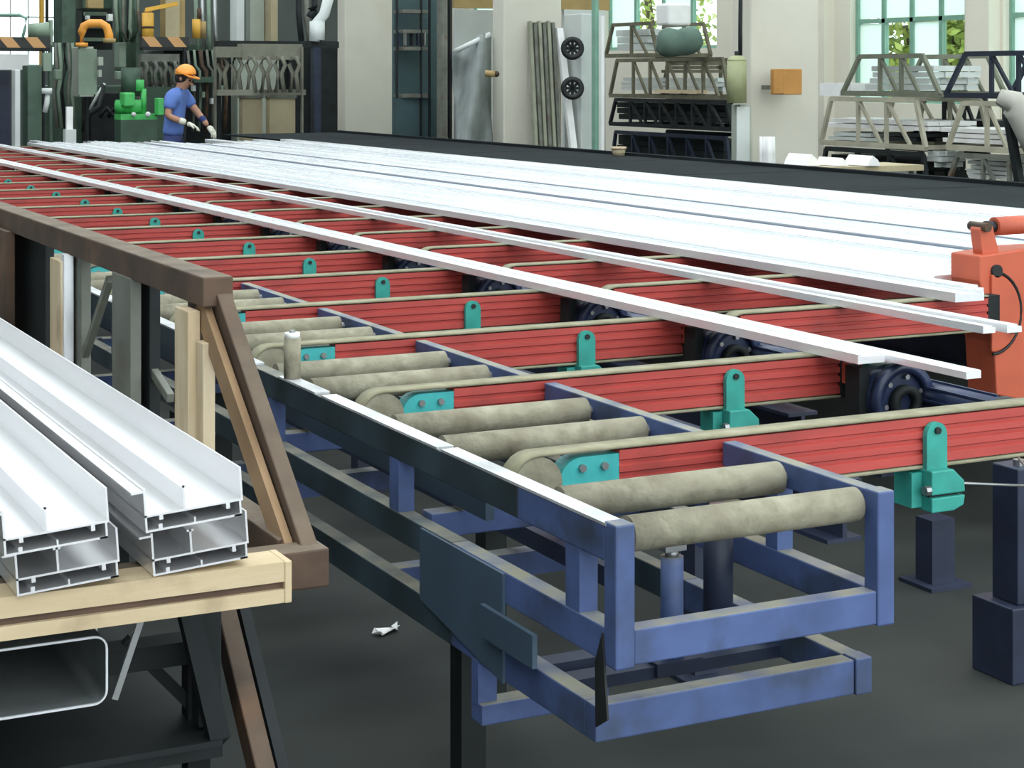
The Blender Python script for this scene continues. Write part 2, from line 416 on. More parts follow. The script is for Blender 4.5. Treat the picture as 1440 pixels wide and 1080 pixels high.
# left top rail (darker beyond the near end), aluminium wear strip in lengths
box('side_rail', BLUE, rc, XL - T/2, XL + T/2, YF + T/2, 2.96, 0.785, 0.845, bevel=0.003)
box('side_rail', BLUEBLACK, rc, XL - T/2, XL + T/2, 2.962, YEND, 0.785, 0.845, bevel=0.003)
ys = YF + 0.0
segs = [(YF + .01, 3.30), (3.32, 3.98), (4.02, 4.28), (4.50, 5.9), (6.0, 8.2), (8.3, 12.3), (11.5, 15.0), (15.1, YEND)]
for a, b in segs:
    s = MB(); s.box(XL - .020, XL + .018, a, b, 0.845, 0.850); s.build('wear_strip', STRIP, rc)
# right rail between the beams
prev = YF + T/2
for n in range(NB):
    yb = YB0 + n * PITCH
    box('side_rail', BLUE, rc, XR - .014, XR + .018, prev, yb - 0.035, 0.80, 0.85, bevel=0.003); prev = yb + 0.035
    box('rail_bridge', BLUE, rc, XR - T/2, XR + T/2, yb - 0.06, yb + 0.06, 0.69, 0.73)
# rollers
def roller(yc):
    m = MB(); R = 0.031; z = 0.822
    m.cyl((XL + .033, yc, z), (XR - .030, yc, z), R, 18)
    o = m.build('roller', ROLLER, rc, True)
    MB().cyl((XL + .0195, yc, z), (XR - .0145, yc, z), .012, 10).build('axle', STEEL, o)
    return o
ry = [YF + 0.03, YF + 0.272]
for n in range(NB):
    yb = YB0 + n * PITCH
    ry += [yb + PITCH/3, yb + 2*PITCH/3 - .005]
for yc in ry: roller(yc)
# middle frame level
ZM0, ZM1 = 0.615, 0.675
ZL0, ZL1 = 0.470, 0.533
for x in (XL, XR):
    for (ya, yb_, mm) in ((YF + T/2, 3.25, BLUE), (3.252, YEND, BLUEBLACK)):
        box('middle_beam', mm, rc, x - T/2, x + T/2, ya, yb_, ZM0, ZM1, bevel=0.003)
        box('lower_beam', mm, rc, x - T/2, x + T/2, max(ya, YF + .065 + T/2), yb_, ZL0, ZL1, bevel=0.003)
box('front_beam', BLUE, rc, XL + T/2, XR - T/2, YF - T/2, YF + T/2, ZM0, ZM1, bevel=0.003)
box('front_beam', BLUE, rc, XL - T/2, XR - T/2, YF + .065 - T/2, YF + .065 + T/2, ZL0, ZL1, bevel=0.003)
box('end_block', BLUE, rc, XR - T/2 + .002, XR + T/2, YF + .062 - T/2, YF + .065 + T/2, ZL0 - .002, ZL1 + .002, bevel=0.003)
# corner posts and further posts
for x in (XL, XR):
    box('post', BLUE, rc, x - T/2, x + T/2, YF - T/2 - .003, YF + T/2, ZM0 - .004, 0.853, bevel=0.004)
post_l = [2.75, 3.545, 4.36] + [4.36 + .787 * k for k in range(1, 18)]
post_r = [2.93, 3.6, 4.4] + [4.4 + .787 * k for k in range(1, 18)]
for yy in post_l: box('post', BLUE, rc, XL - .018, XL + .018, yy - .025, yy + .025, ZM1, 0.786)
for yy in post_r: box('post', BLUE, rc, XR - .018, XR + .018, yy - .02, yy + .02, ZM1, 0.80)
# cross members on the middle level
for k in range(18):
    yy = 3.43 + k * 0.93
    box('cross_member', BLUE, rc, XL + T/2, XR - T/2, yy, yy + .05, ZM0 + .02, ZM1 + .012, bevel=0.003)
    box('cross_member', BLUE, rc, XL + T/2, XR - T/2, yy + .2, yy + .25, ZL0, ZL1 - .01)
# cover plate on the left side and small flat bar
y0p, y1p = YX(703, XL - .03), YX(587, XL - .03)
pl = MB(); xx = XL - T/2 - .006
pl.prism([(y0p, ZX(703, 945, XL)), (y1p, ZX(587, 828, XL)), (y1p, 0.672), (y0p, 0.672)], 'x', xx, xx + .006)
pl.build('cover_plate', BLUEGREY, rc, label='flat blue-grey cover plate')
box('flat_bar', BLUEGREY, rc, XL - .038, XL - .028, YX(775, XL), YX(700, XL), .54, .60)
# dark gusset at the front left corner between the two levels
MB().prism([(YF + .0, .525), (YF + .04, .50), (YF + .042, .61), (YF + .018, .665)], 'x', XL - T/2 - .004, XL - T/2).build('gusset', BLACK, rc)
# sub-frame brackets below and legs down to the floor
for k, yy in enumerate((3.13, 5.4, 7.7, 10.1, 12.4, 14.8, 17.2)):
    box('foot_bar', BLUE, rc, XL - T/2, XL + .26, yy - .02, yy + .03, 0.355, 0.395, bevel=0.003)
    box('hanger', BLUE, rc, XL - .02, XL + .02, yy - .005, yy + .025, 0.39, 0.475)
    box('leg', DARKSTEEL, rc, XL + .18, XL + .24, yy + .50, yy + .56, 0.0, ZL0)
    box('leg', DARKSTEEL, rc, XR - .06, XR, yy + 1.0, yy + 1.06, 0.0, ZL0)
    box('foot_plate', DARKBLUE, rc, XL + .14, XL + .28, yy + .46, yy + .60, 0, 0.012)
# lift cylinders between the rails at the front
for (px, yy, zt, zb, r, m1) in ((945, 2.92, .735, .49, .022, BLUE), (1010, 3.02, .78, .49, .03, DARKBLUE)):
    k = (px - 720) / FPX; x = yy * (k * CA + SA) / (CA - k * SA)
    o = MB().cyl((x, yy, zb), (x, yy, zt - .045), r, 16).build('lift_cylinder', m1, rc, True)
    MB().cyl((x, yy, zt - .05), (x, yy, zt - .03), r * .6, 12).build('piston_rod', STEEL, o, True)
    if px < 1000: box('clevis', STEEL, o, x - .026, x + .02, yy - .02, yy + .02, zt - .032, zt)
    box('cylinder_base', DARKBLUE, o, x - .05, x + .05, yy - .03, yy + .03, ZL0 + .005, .50)
box('cross_member', DARKBLUE, rc, XL + T/2, XR - T/2, 2.90, 2.95, ZL0, ZL1 - .04)
box('cross_member', DARKBLUE, rc, XL + T/2, XR - T/2, 3.0, 3.05, ZL0, ZL1 - .04)
# inner drive strip and chain guard below the rollers
box('drive_guard', BLUEGREY, rc, XL + .08, XL + .10, 3.3, YEND, 0.695, 0.735)
box('drive_guard', DARKBLUE, rc, XL + .30, XL + .34, 3.2, YEND, 0.56, 0.60)

# upright guide roller standing on the left rail
gy = YX(411, XL)
gr_ = thing('guide_roller', 'short upright grey guide roller standing on the conveyor rail', 'roller', (XL, gy, .85))
gm = MB().cyl((XL, gy, .851), (XL, gy, .950), .021, 16).build('sleeve', ROLLER, gr_, True)
MB().cyl((XL, gy, .950), (XL, gy, .963), .019, 16).build('cap', WHITE, gr_, True)
MB().cyl((XL, gy, .963), (XL, gy, .969), .008, 10).build('bolt', STEEL, gr_)

# ================================================================== RED BELT BEAMS
def rib_section(yc, z0, z1, hw=0.024):
    # near face with three grooves
    h = z1 - z0
    pts = [(yc - hw, z0)]
    for k in range(1, 4):
        zc = z0 + h * k / 4
        pts += [(yc - hw, zc - .006), (yc - hw + .006, zc - .003), (yc - hw + .006, zc + .003), (yc - hw, zc + .006)]
    pts += [(yc - hw, z1), (yc + hw, z1), (yc + hw, z0)]
    return pts
def belt_loop(yc, x0, x1, zt, zb, hw=.027, th=.006, front=True):
    """endless belt: top run, round nose at x0, bottom run"""
    r = (zt - zb) / 2; zc = (zt + zb) / 2; outer = []; inner = []
    outer.append((x1, zt)); inner.append((x1, zt - th))
    for i in range(11):
        t = math.pi / 2 + math.pi * i / 10
        outer.append((x0 + r + r * math.cos(t), zc + r * math.sin(t))); inner.append((x0 + r + (r - th) * math.cos(t), zc + (r - th) * math.sin(t)))
    outer.append((x1, zb)); inner.append((x1, zb + th))
    n = len(outer); vs = []
    for (x, z), (xi, zi) in zip(outer, inner): vs += [(x, yc - hw, z), (x, yc + hw, z), (xi, yc + hw, zi), (xi, yc - hw, zi)]
    fs = []
    for i in range(n - 1):
        for k in range(4): fs.append((4*i+k, 4*i+(k+1)%4, 4*i+4+(k+1)%4, 4*i+4+k))
    fs += [(0, 1, 2, 3), (4*n-4, 4*n-1, 4*n-2, 4*n-3)]
    return vs, fs
BX0, BX1, CLX = 1.558, 2.93, 2.588
def first_beam(label):
    yc = YB0
    t = thing('transfer_belt', label, 'belt beam', (BX0, yc, 0.75), 'near row of red belt beams')
    vs, fs = belt_loop(yc, BX0, BX1, .862, .742)
    MB().add(vs, fs).build('belt', BELT, t, True)
    MB().prism(rib_section(yc, .752, .852), 'x', 1.80, BX1).build('red_channel', RED, t)
    # rounded green end plate carrying the nose pulley
    pts = []
    for i in range(9):
        a = math.pi / 2 + math.pi / 2 * i / 8; pts.append((1.715 + .048 * math.cos(a), .800 + .046 * math.sin(a)))
    pts = [(1.80, .846)] + pts + [(1.667, .756), (1.80, .756)]
    MB().cyl((BX0 + .06, yc - .024, .802), (BX0 + .06, yc + .024, .802), .053, 24).build('nose_pulley', ROLLER, t, True)
    e = MB().prism(pts, 'y', yc - .022, yc + .022).build('end_plate', TURQ, t)
    for bxp in (1.715, 1.765): MB().cyl((bxp, yc - .030, .825), (bxp, yc - .02, .825), .008, 8).build('bolt', STEEL, e)
    # clamp bracket
    zz = .75
    pts = [(CLX - .028, zz - .015)] + [(CLX + .028 * math.cos(a), .815 + .028 * math.sin(a)) for a in [math.pi - math.pi * i / 8 for i in range(9)]] + [(CLX + .028, zz - .015)]
    c = MB().prism(pts, 'y', yc - .040, yc - .026).build('clamp_bracket', GREEN, t)
    MB().prism([(CLX - .032, .742), (CLX + .028, .742), (CLX + .058, .715), (CLX + .060, .690), (CLX - .032, .690)], 'y', yc - .062, yc + .03).build('clamp_jaw', GREEN, c, bevel=.003)
    MB().prism([(CLX - .032, .684), (CLX + .060, .684), (CLX + .056, .662), (CLX + .028, .652), (CLX - .032, .652)], 'y', yc - .062, yc + .03).build('clamp_jaw', GREEN, c, bevel=.003)
    box('spacer', DARKSTEEL, c, CLX - .03, CLX + .05, yc - .05, yc + .02, .684, .690)
    box('back_plate', GREEN, c, CLX - .062, CLX - .034, yc - .03, yc + .03, .660, .735)
    MB().cyl((CLX - .045, yc - .052, .70), (CLX - .032, yc - .052, .70), .011, 8).build('bolt', STEEL, c)
    MB().cyl((CLX, yc - .046, .825), (CLX, yc - .039, .825), .008, 8).build('bolt', BLACK, c)
    # drive end block
    eb = box('end_block', DARKSTEEL, t, BX1, BX1 + .045, yc - .025, yc + .025, .74, .845)
    for zz in (.765, .80, .83): MB().cyl((BX1 + .022, yc - .031, zz), (BX1 + .022, yc - .024, zz), .006, 8).build('bolt', STEEL, eb)
    return t
b0 = first_beam('nearest red belt beam, crossing the picture to the right edge')
beams = [b0]
for n in range(1, NB):
    lab = '%s red belt beam from the near end, left of the long white bars' % ORD[n]
    beams.append(copy_tree(b0, None, (0, PITCH * n, 0), lab))
# longer second beams beyond the gap, one per row from the third on
X20, X21 = 3.12, 7.0
def second_beam(n, x1, label):
    yc = YB0 + n * PITCH
    t = thing('transfer_belt', label, 'belt beam', (X20, yc, 0.75), 'far row of red belt beams')
    vs, fs = belt_loop(yc, X20 - .03, x1, .862, .742)
    MB().add(vs, fs).build('belt', BELT, t, True)
    MB().prism(rib_section(yc, .752, .852), 'x', X20 + .02, x1).build('red_channel', RED, t)
    box('end_block', DARKSTEEL, t, x1, x1 + .05, yc - .024, yc + .024, .74, .86)
    return t
sb2 = second_beam(2, 4.13, 'short red belt beam running up to the orange gripper')
s3 = second_beam(3, X21, 'red belt beam under the bars, first behind the orange gripper')
for n in range(4, NB):
    copy_tree(s3, None, (0, PITCH * (n - 3), 0), 'red belt beam under the bars, %s behind the orange gripper' % ORD[n - 3])

# dark longitudinal carriers and floor posts below the beams
for (xc, y0_, lab) in ((2.60, 3.45, 'dark steel carrier under the green clamps'), (3.02, 4.2, 'dark steel carrier under the drive units'), (4.6, 5.2, 'dark steel carrier under the middle of the bars'), (6.7, 5.4, 'dark steel carrier along the back of the bars')):
    t = thing('beam_carrier', lab, 'carrier beam', (xc, y0_, 0))
    MB().prism([(xc-.05,.50),(xc+.05,.50),(xc+.05,.51),(xc+.006,.51),(xc+.006,.635),(xc+.05,.635),(xc+.05,.645),(xc-.05,.645),(xc-.05,.635),(xc-.006,.635),(xc-.006,.51),(xc-.05,.51)], 'y', y0_, 20.0).build('girder', DARKBLUE, t)
    yy = y0_ + 0.6
    while yy < 19.5:
        box('leg', DARKBLUE, t, xc - .035, xc + .035, yy, yy + .07, .012, .50); box('foot_plate', DARKBLUE, t, xc - .08, xc + .08, yy - .04, yy + .11, 0, .012); yy += 2.4
    for n in range(NB):
        yb = YB0 + n * PITCH
        if yb > y0_ + .1 and xc > 2.7: box('packer', DARKSTEEL, t, xc - .03, xc + .03, yb - .02, yb + .02, .645, .744)
# near floor posts at the right edge
t = thing('floor_post', 'dark blue square floor post at the right edge, in front of the others', 'post', (3.36, 3.70, 0))
box('shaft', DARKBLUE, t, 3.32, 3.42, 3.66, 3.76, .20, .56, bevel=.004)
box('base_block', DARKBLUE, t, 3.285, 3.46, 3.64, 3.80, 0, .20, bevel=.004)
MB().cyl((3.36, 3.70, .56), (3.36, 3.70, .575), .016, 10).build('bolt', STEEL, t)
pp = D(1318, 822, 2540*1.6/(822-105)); 
t = thing('floor_post', 'small dark teal floor post seen below the nearest clamp', 'post', (pp.x, pp.y, 0))
box('shaft', DARKBLUE, t, pp.x - .045, pp.x + .045, pp.y - .03, pp.y + .05, .012, .21); box('base_plate', DARKBLUE, t, pp.x - .08, pp.x + .08, pp.y - .07, pp.y + .09, 0, .012)
# thin pull cable from the clamp to the post
cb = MB().tube([(CLX + .066, YB0 - .02, .70), (CLX + .35, YB0 + .02, .655), (3.36, 3.70, .578)], .0035, 6).build('pull_cable', STEEL, None, True)
tag(cb, 'thin steel cable running from the nearest green clamp to the post', 'cable')

# ================================================================== DRIVE UNITS in the gap
def drive_unit(label):
    y = 3.76; x = 2.99; z = .762
    t = thing('drive_unit', label, 'drive motor', (x, y, .65), 'drive units in the gap')
    MB().cyl((x, y - .03, z), (x, y + .05, z), .088, 28).build('drum', NAVY, t, True)
    MB().ring((x, y - .035, z), (0, 1, 0), .070, .094, .03, 28).build('rim', NAVY, t, True)
    MB().ring((x + .005, y - .04, z - .01), (0, 1, 0), .026, .046, .03, 20).build('hub', DARKSTEEL, t, True)
    for k in range(6):
        a = k * math.pi / 3 + .3
        MB().cyl((x + .058 * math.cos(a), y - .042, z + .058 * math.sin(a)), (x + .058 * math.cos(a), y - .03, z + .058 * math.sin(a)), .007, 8).build('bolt', STEEL, t)
    m = MB().cyl((x + .10, y - .30, z - .005), (x + .10, y + .06, z - .005), .042, 18).build('motor_body', NAVY, t, True)
    MB().cyl((x + .10, y - .345, z - .005), (x + .10, y - .30, z - .005), .047, 18).build('end_bell', BLACK, m, True)
    MB().cyl((x + .10, y - .352, z - .005), (x + .10, y - .344, z - .005), .016, 12).build('shaft_end', ORANGE, m)
    for k in range(8):
        a = k * math.pi / 4; MB().bar((x + .10 + .044 * math.cos(a), y - .28, z - .005 + .044 * math.sin(a)), (x + .10 + .044 * math.cos(a), y + .03, z - .005 + .044 * math.sin(a)), .006, .006).build('cooling_fin', NAVY, m)
    box('mount', DARKSTEEL, t, x - .06, x + .16, y - .02, y + .05, .66, .72)
    box('bearing_block', DARKSTEEL, t, x - .11, x - .08, y + .0, y + .06, .70, .845)
    box('red_lug', ORANGE, t, x - .09, x - .055, y + .06, y + .10, .79, .845)
    box('green_guard', GREEN, t, x + .0, x + .085, y + .10, y + .20, .79, .835)
    return t
dv = drive_unit('largest dark blue drive motor, left of the orange gripper')
for n in range(1, 14):
    copy_tree(dv, None, (0, PITCH * n, 0), '%s drive motor from the near end, in the gap between red beams' % ORD[n])

# ================================================================== ALUMINIUM BARS ON THE TABLE
def section(kind, w, h):
    if kind == 0:   # box with raised lips
        return [(0,0),(w,0),(w,h),(w*.86,h),(w*.86,h*.78),(w*.14,h*.78),(w*.14,h),(0,h)]
    if kind == 1:   # two ridges
        return [(0,0),(w,0),(w,h*.7),(w*.7,h*.7),(w*.7,h),(w*.6,h),(w*.6,h*.7),(w*.2,h*.7),(w*.2,h),(0,h)]
    if kind == 2:   # flat
        return [(0,0),(w,0),(w,h*.85),(w*.95,h),(w*.05,h),(0,h*.85)]
    return [(0,0),(w,0),(w,h),(w*.92,h),(w*.92,h*.35),(w*.08,h*.35),(w*.08,h),(0,h)]
ZT = .8622
def bar(x, w, h, y0, y1, kind, label, m=ALU, group=None, zb=ZT):
    o = MB().prism([(x + u, zb + v) for u, v in section(kind, w, h)], 'y', y0, y1).build('aluminium_bar', m)
    # origin at the near end
    off = Vector((x, y0, zb))
    for v in o.data.vertices: v.co -= off
    o.location = off
    tag(o, label, 'aluminium bar', group)
    return o
# single wide bar and its narrow neighbour
bar(2.845, .085, .024, 3.72, 19.6, 0, 'wide bright aluminium bar, nearest of all, ending over the gap', ALU2)
bar(2.94, .046, .020, 3.42, 19.4, 2, 'narrow aluminium bar beside the nearest wide one, reaching further right', ALU2)
bar(3.50, .045, .022, 4.00, 19.2, 1, 'thin aluminium bar of a pair, the one nearer the camera', ALU2)
bar(3.57, .055, .024, 3.98, 19.4, 1, 'thin aluminium bar of a pair, the one farther from the camera', ALU2)
x = 3.90; i = 0
gaps = {4.28: .04, 4.83: .13, 5.34: .11, 6.18: .11}
gl = sorted(gaps)
mass = []
while x < 6.50:
    w_ = random.choice((.085, .10, .11, .12)); h_ = random.choice((.030, .034, .037, .040))
    nxt = [g_ for g_ in gl if g_ > x + .02]
    extra = 0
    if nxt and x + w_ > nxt[0] - .06:
        w_ = nxt[0] - x; extra = gaps[nxt[0]]
    mass.append((x, w_, h_)); x += w_ + .004 + extra
for i, (x, w_, h_) in enumerate(mass):
    y0_ = (YX(1386, x + w_) if x + w_ < 4.11 else max(4.94, YX(1450, x) - .25)) + random.uniform(0, .02); y1_ = 19.0 + random.uniform(-.5, .6) - (.5 if i > 6 else 0)
    bar(x, w_, h_, y0_, y1_, (0, 1, 2, 3, 2, 0)[i % 6], 'aluminium bar in the wide sheet of bars, %s from its near edge' % ORD[i], (ALU, ALU2)[i % 2], 'wide sheet of aluminium bars')

for k, gx in enumerate(gl[1:]):  # dark strips laid in the gaps to imitate their shade
    o = MB().prism([(gx + .012, ZT), (gx + gaps[gx] - .012, ZT), (gx + gaps[gx] - .012, ZT + .027), (gx + gaps[gx] - .03, ZT + .030), (gx + .03, ZT + .030), (gx + .012, ZT + .027)], 'y', max(4.96, YX(1450, gx) - .2), 18.2).build('gap_shade_strip', GAPSHADE)
    tag(o, 'dark blue strip imitating the shaded gap between the bars, %s from the camera side' % ORD[k], 'strip', 'dark blue gap shade strips')

# dark run-off bed along the back, in plates
bed = thing('run_off_bed', 'dark flat steel bed along the back of the bars, before the columns', 'table', (7.2, 5, 0))
yy = 5.0
while yy < 20:
    box('bed_plate', BEDM, bed, 6.62, 8.05, yy, yy + 1.98, .866, .885); yy += 2.0
box('edge_rail', BEDM, bed, 8.05, 8.12, 5.0, 21, .78, .91)
for yy in (5.2, 8.5, 11.8, 15.1, 18.4): box('leg', DARKSTEEL, bed, 7.9, 8.0, yy, yy + .1, 0, .86)

# ================================================================== ORANGE GRIPPER (right edge)
GY = YB0 + 2 * PITCH + .035
gp = thing('stretcher_gripper', 'orange-red gripper head with rounded cheek at the right edge', 'machine', (4.4, GY, 0))
def gpx(px, py, y=GY):
    k = (px - 720) / FPX; d = y / (CA - k * SA); return (d * (k * CA + SA), CAM_H - (py - HORIZON) / FPX * d)
A = [gpx(*p) for p in ((1378, 360), (1440, 350), (1520, 345), (1520, 580), (1402, 556), (1398, 482), (1378, 395))]
MB().prism([A[0], A[1], A[2], A[3], A[4], A[5], A[6]], 'y', GY, GY + .15).build('body', ORANGE, gp, bevel=.006)
cc = gpx(1395, 440); pts = []
for i in range(17):
    a = -math.pi / 2 + math.pi * i / 16; pts.append((cc[0] + .115 * math.cos(a), cc[1] + .13 * math.sin(a)))
pts += [(cc[0] - .01, cc[1] + .13), (cc[0] - .01, cc[1] - .13)]
ck = MB().prism(pts, 'y', GY - .012, GY + .001).build('cheek_plate', ORANGE, gp, bevel=.003)
ptsO = [(cc[0] + .125 * math.cos(-math.pi/2 + math.pi*i/16), GY - .004, cc[1] + .14 * math.sin(-math.pi/2 + math.pi*i/16)) for i in range(17)]
MB().tube(ptsO, .005, 6).build('cheek_gap', BLACK, gp)
q = gpx(1400, 381); MB().cyl((q[0], GY - .012, q[1]), (q[0], GY + .01, q[1]), .022, 14).build('pin', BLACK, gp, True)
q = gpx(1418, 462); MB().cyl((q[0], GY - .035, q[1]), (q[0], GY - .01, q[1]), .014, 10).build('pin', RUST, gp, True)
l0, l1 = gpx(1398, 358), gpx(1392, 322)
lv = MB().prism([gpx(1388, 362), gpx(1412, 358), gpx(1406, 335), gpx(1402, 318), gpx(1388, 314), gpx(1383, 324)], 'y', GY + .02, GY + .07).build('lever', ORANGE, gp, bevel=.004)
q = gpx(1390, 320); MB().cyl((q[0], GY - .0, q[1]), (q[0], GY + .09, q[1]), .016, 12).build('pin', RUST, lv, True)
q0, q1 = gpx(1412, 320), gpx(1530, 312)
MB().cyl((q0[0], GY + .05, q0[1]), (q1[0], GY + .05, q1[1]), .032, 16).build('hydraulic_cylinder', ORANGE, gp, True)
MB().cyl((q0[0] - .04, GY + .05, q0[1]), (q0[0] + .01, GY + .05, q0[1]), .02, 12).build('rod_eye', BLACK, gp, True)
ax = gpx(1440, 500)[0]
box('pedestal', RUST, gp, ax + .1, ax + .4, GY + .03, GY + .14, 0, .58)

# ================================================================== FOREGROUND RACK WITH PROFILES
RX = 1.02
rk = thing('storage_rack', 'rusty steel stacking rack with timber facing, full of white profiles, at the left front', 'rack', (RX, 2.75, 0))
def side_bar(px0, py0, px1, py1, w, h, m, name, dx=0.0, par=None):
    a = (RX + dx, YX(px0, RX + dx), ZX(px0, py0, RX + dx)); b = (RX + dx, YX(px1, RX + dx), ZX(px1, py1, RX + dx))
    return MB().bar(a, b, w, h).build(name, m, par or rk, bevel=.002)
# top rail
ytop = YX(300, RX)
box('top_rail', RUST, rk, RX - .03, RX + .03, ytop - .03, 7.2, 1.165, 1.222, bevel=.004)
# slanted near leg (steel angle with timber facing)
MB().bar((RX + .012, ytop + .02, 1.20), (RX + .012, 2.80, .79), .03, .045, (0, 1, 0)).build('slanted_leg', RUST, rk, bevel=.003)
sl = MB().bar((RX - .014, ytop + .035, 1.165), (RX - .014, 2.845, .80), .014, .05, (0, 1, 0)).build('timber_facing', mat('weathered_timber', (0.20, 0.12, 0.06), .8, var=.3, scale=6, stretch=(4, 1, 1), c2=(0.34, 0.22, 0.12)), rk)
# uprights
def upright(px0, px1, m, z0=.80, z1=1.168, dx=0.0, name='upright'):
    ya, yb = YX(px1, RX + dx), YX(px0, RX + dx)
    return box(name, m, rk, RX + dx - .012, RX + dx + .012, ya, yb, z0, z1, bevel=.002)
upright(254, 273, WOOD, dx=-.035, name='timber_facing', z1=1.155)
upright(272, 284, RUST, dx=.0)
upright(284, 294, WOOD, dx=-.02, name='timber_facing', z1=1.10)
upright(165, 191, OLDSTEEL, dx=-.02)
upright(192, 218, DARKSTEEL, dx=.02)
upright(77, 92, WOOD, dx=-.035, name='timber_facing', z1=1.15)
upright(93, 97, ALU, dx=-.03)
upright(102, 121, OLDSTEEL, dx=.0)
upright(17, 70, DARKSTEEL, dx=.03)
upright(-20, 15, RUST, dx=-.03)
side_bar(155, 392, 118, 505, .016, .02, OLDSTEEL, 'brace')
side_bar(205, 505, 240, 560, .016, .02, OLDSTEEL, 'brace', .02)
# front cross bar: timber bar with a recessed groove, and the steel stub behind
XE = .962
bt = MB().prism([(2.775, .770), (2.700, .770), (2.700, .791), (2.711, .791), (2.711, .803), (2.700, .803), (2.700, .834), (2.775, .834)], 'x', -.7, XE - .012)
bt.build('timber_bar', WOODX, rk)
box('end_batten', WOODX, rk, XE - .012, XE, 2.698, 2.776, .769, .835, bevel=.002)
box('bar_groove', GROOVE, rk, -.7, XE - .0125, 2.7085, 2.7109, .7911, .8029)
box('cross_bar', RUST, rk, -.7, RX + .035, 2.777, 2.84, .762, .826, bevel=.004)
MB().bar((RX - .004, 2.85, .80), (RX - .004, 7.0, .80), .05, .06).build('side_rail', RUST, rk, bevel=.003)
for yy in (4.2, 5.6, 6.9): box('cross_bar', RUST, rk, -.7, RX - .03, yy, yy + .06, .770, .8325)
# lower legs (rack below)
MB().bar((RX - .02, 3.32, .765), (RX - .02, 2.55, .0), .035, .05, (0, 1, 0)).build('slanted_leg', RUST, rk, bevel=.003)
MB().bar((RX + .03, 3.36, .765), (RX + .03, 2.62, .0), .02, .02, (0, 1, 0)).build('slanted_leg', DARKSTEEL, rk)
box('leg', DARKSTEEL, rk, .905, .945, 3.075, 3.115, 0, .565)
box('leg', DARKSTEEL, rk, .905, .945, 3.012, 3.052, .48, .765)
MB().bar((.86, 2.98, .765), (.93, 2.98, .47), .035, .03, (0, 1, 0)).build('brace', DARKSTEEL, rk)
MB().bar((.80, 3.1, .62), (.98, 3.1, .42), .02, .02, (0, 1, 0)).build('brace', DARKSTEEL, rk)
box('base_bar', DARKSTEEL, rk, -.6, .95, 3.02, 3.07, .42, .46)
for yy in (6.6,):
    box('leg', DARKSTEEL, rk, .96, 1.02, yy, yy + .06, 0, .77); box('leg', DARKSTEEL, rk, -.6, -.54, yy, yy + .06, 0, .77)
box('leg', DARKSTEEL, rk, -.66, -.6, 3.0, 3.06, 0, .77)

def door_profile(x, zb, y0, y1, roll, label, m=ALUW):
    t = .0032; W = .150; H1 = .026
    o = thing('aluminium_profile', label, 'aluminium profile', (x, y0, zb), 'profiles on the rack')
    parts = []
    def sec(rects, name, mm=m):
        b = MB()
        for (xa, xb, za, zb_) in rects: b.box(x + xa, x + xb, y0, y1, zb + za, zb + zb_)
        return b.build(name, mm, o)
    sec([(0, W, 0, t), (0, W, H1 - t, H1), (W - t, W, t, H1 - t), (.075, .075 + t*.8, t, .011), (.020, .026, t, .010), (.126, .132, H1 - .012, H1 - t), (.022, .028, H1 - .010, H1 - t)], 'hollow_base')
    sec([(0, t, t, .066), (-.018, 0, .060, .060 + t)], 'left_flange')
    sec([(.060, .060 + t, H1, .062), (.056, .067, .058, .0615)], 'middle_fin')
    sec([(W, W + t, H1 - t, .074), (W - .012, W, .0, .003)], 'right_flange')
    o.rotation_euler = (0, math.radians(-roll), 0)
    return o
ZB = .8355
door_profile(.742, ZB, 2.705, 6.4, 4.0, 'lower right white aluminium profile, resting on the timber bar')
door_profile(.535, ZB, 2.69, 6.4, 4.0, 'lower left white aluminium profile, resting on the timber bar')
door_profile(.718, ZB + .079, 2.66, 6.3, 4.0, 'upper right white aluminium profile, top of its stack', ALUW)
door_profile(.508, ZB + .072, 2.645, 6.3, 4.0, 'upper left white aluminium profile, cut by the left edge', ALUW)

# rectangular tubes stored underneath
def hollow_tube(x0, x1, z0, z1, y0, y1, label, m):
    t = .0035; o = thing('rectangular_tube', label, 'metal tube', ((x0 + x1) / 2, y0, z0))
    def loop(a, b, c, d, r, n=5):
        pts = []
        for (cx, cz, s0) in ((b - r, d - r, 0), (a + r, d - r, 90), (a + r, c + r, 180), (b - r, c + r, 270)):
            for i in range(n + 1):
                q = math.radians(s0 + 90 * i / n); pts.append((cx + r * math.cos(q), cz + r * math.sin(q)))
        return pts
    O = loop(x0, x1, z0, z1, .022); I = loop(x0 + t, x1 - t, z0 + t, z1 - t, .017); n = len(O)
    vs = [(u, y0, v) for u, v in O] + [(u, y0, v) for u, v in I] + [(u, y1, v) for u, v in O] + [(u, y1, v) for u, v in I]
    fs = []
    for i in range(n):
        j = (i + 1) % n
        fs += [(i, j, n + j, n + i), (2*n + i, 3*n + i, 3*n + j, 2*n + j), (i, 2*n + i, 2*n + j, j), (n + i, n + j, 3*n + j, 3*n + i)]
    MB().add(vs, fs).build('tube_wall', m, o, True)
    ve = [(u, y0 - .004, v) for u, v in O] + [(u, y0 - .004, v) for u, v in I] + [(u, y0 - .0005, v) for u, v in O] + [(u, y0 - .0005, v) for u, v in I]
    MB().add(ve, fs).build('cut_edge', ALU, o)
    return o
TUBESHADE = mat('tube_shade_metal', (0.10, 0.11, 0.11), 0.55, metal=0.9, var=0.2)  # dark tone stands in for the shade inside the tubes
hollow_tube(.36, .690, .628, .735, 2.78, 6.0, 'dull shade-darkened rounded rectangular tube under the timber bar', TUBESHADE)
hollow_tube(.31, .715, .618, .745, 2.95, 5.8, 'second rounded rectangular tube just behind the first', TUBESHADE)
box('shelf_bar', DARKSTEEL, rk, -.6, .95, 3.06, 3.12, .575, .615)
box('shelf_bar', DARKSTEEL, rk, -.6, .95, 5.2, 5.26, .575, .615)
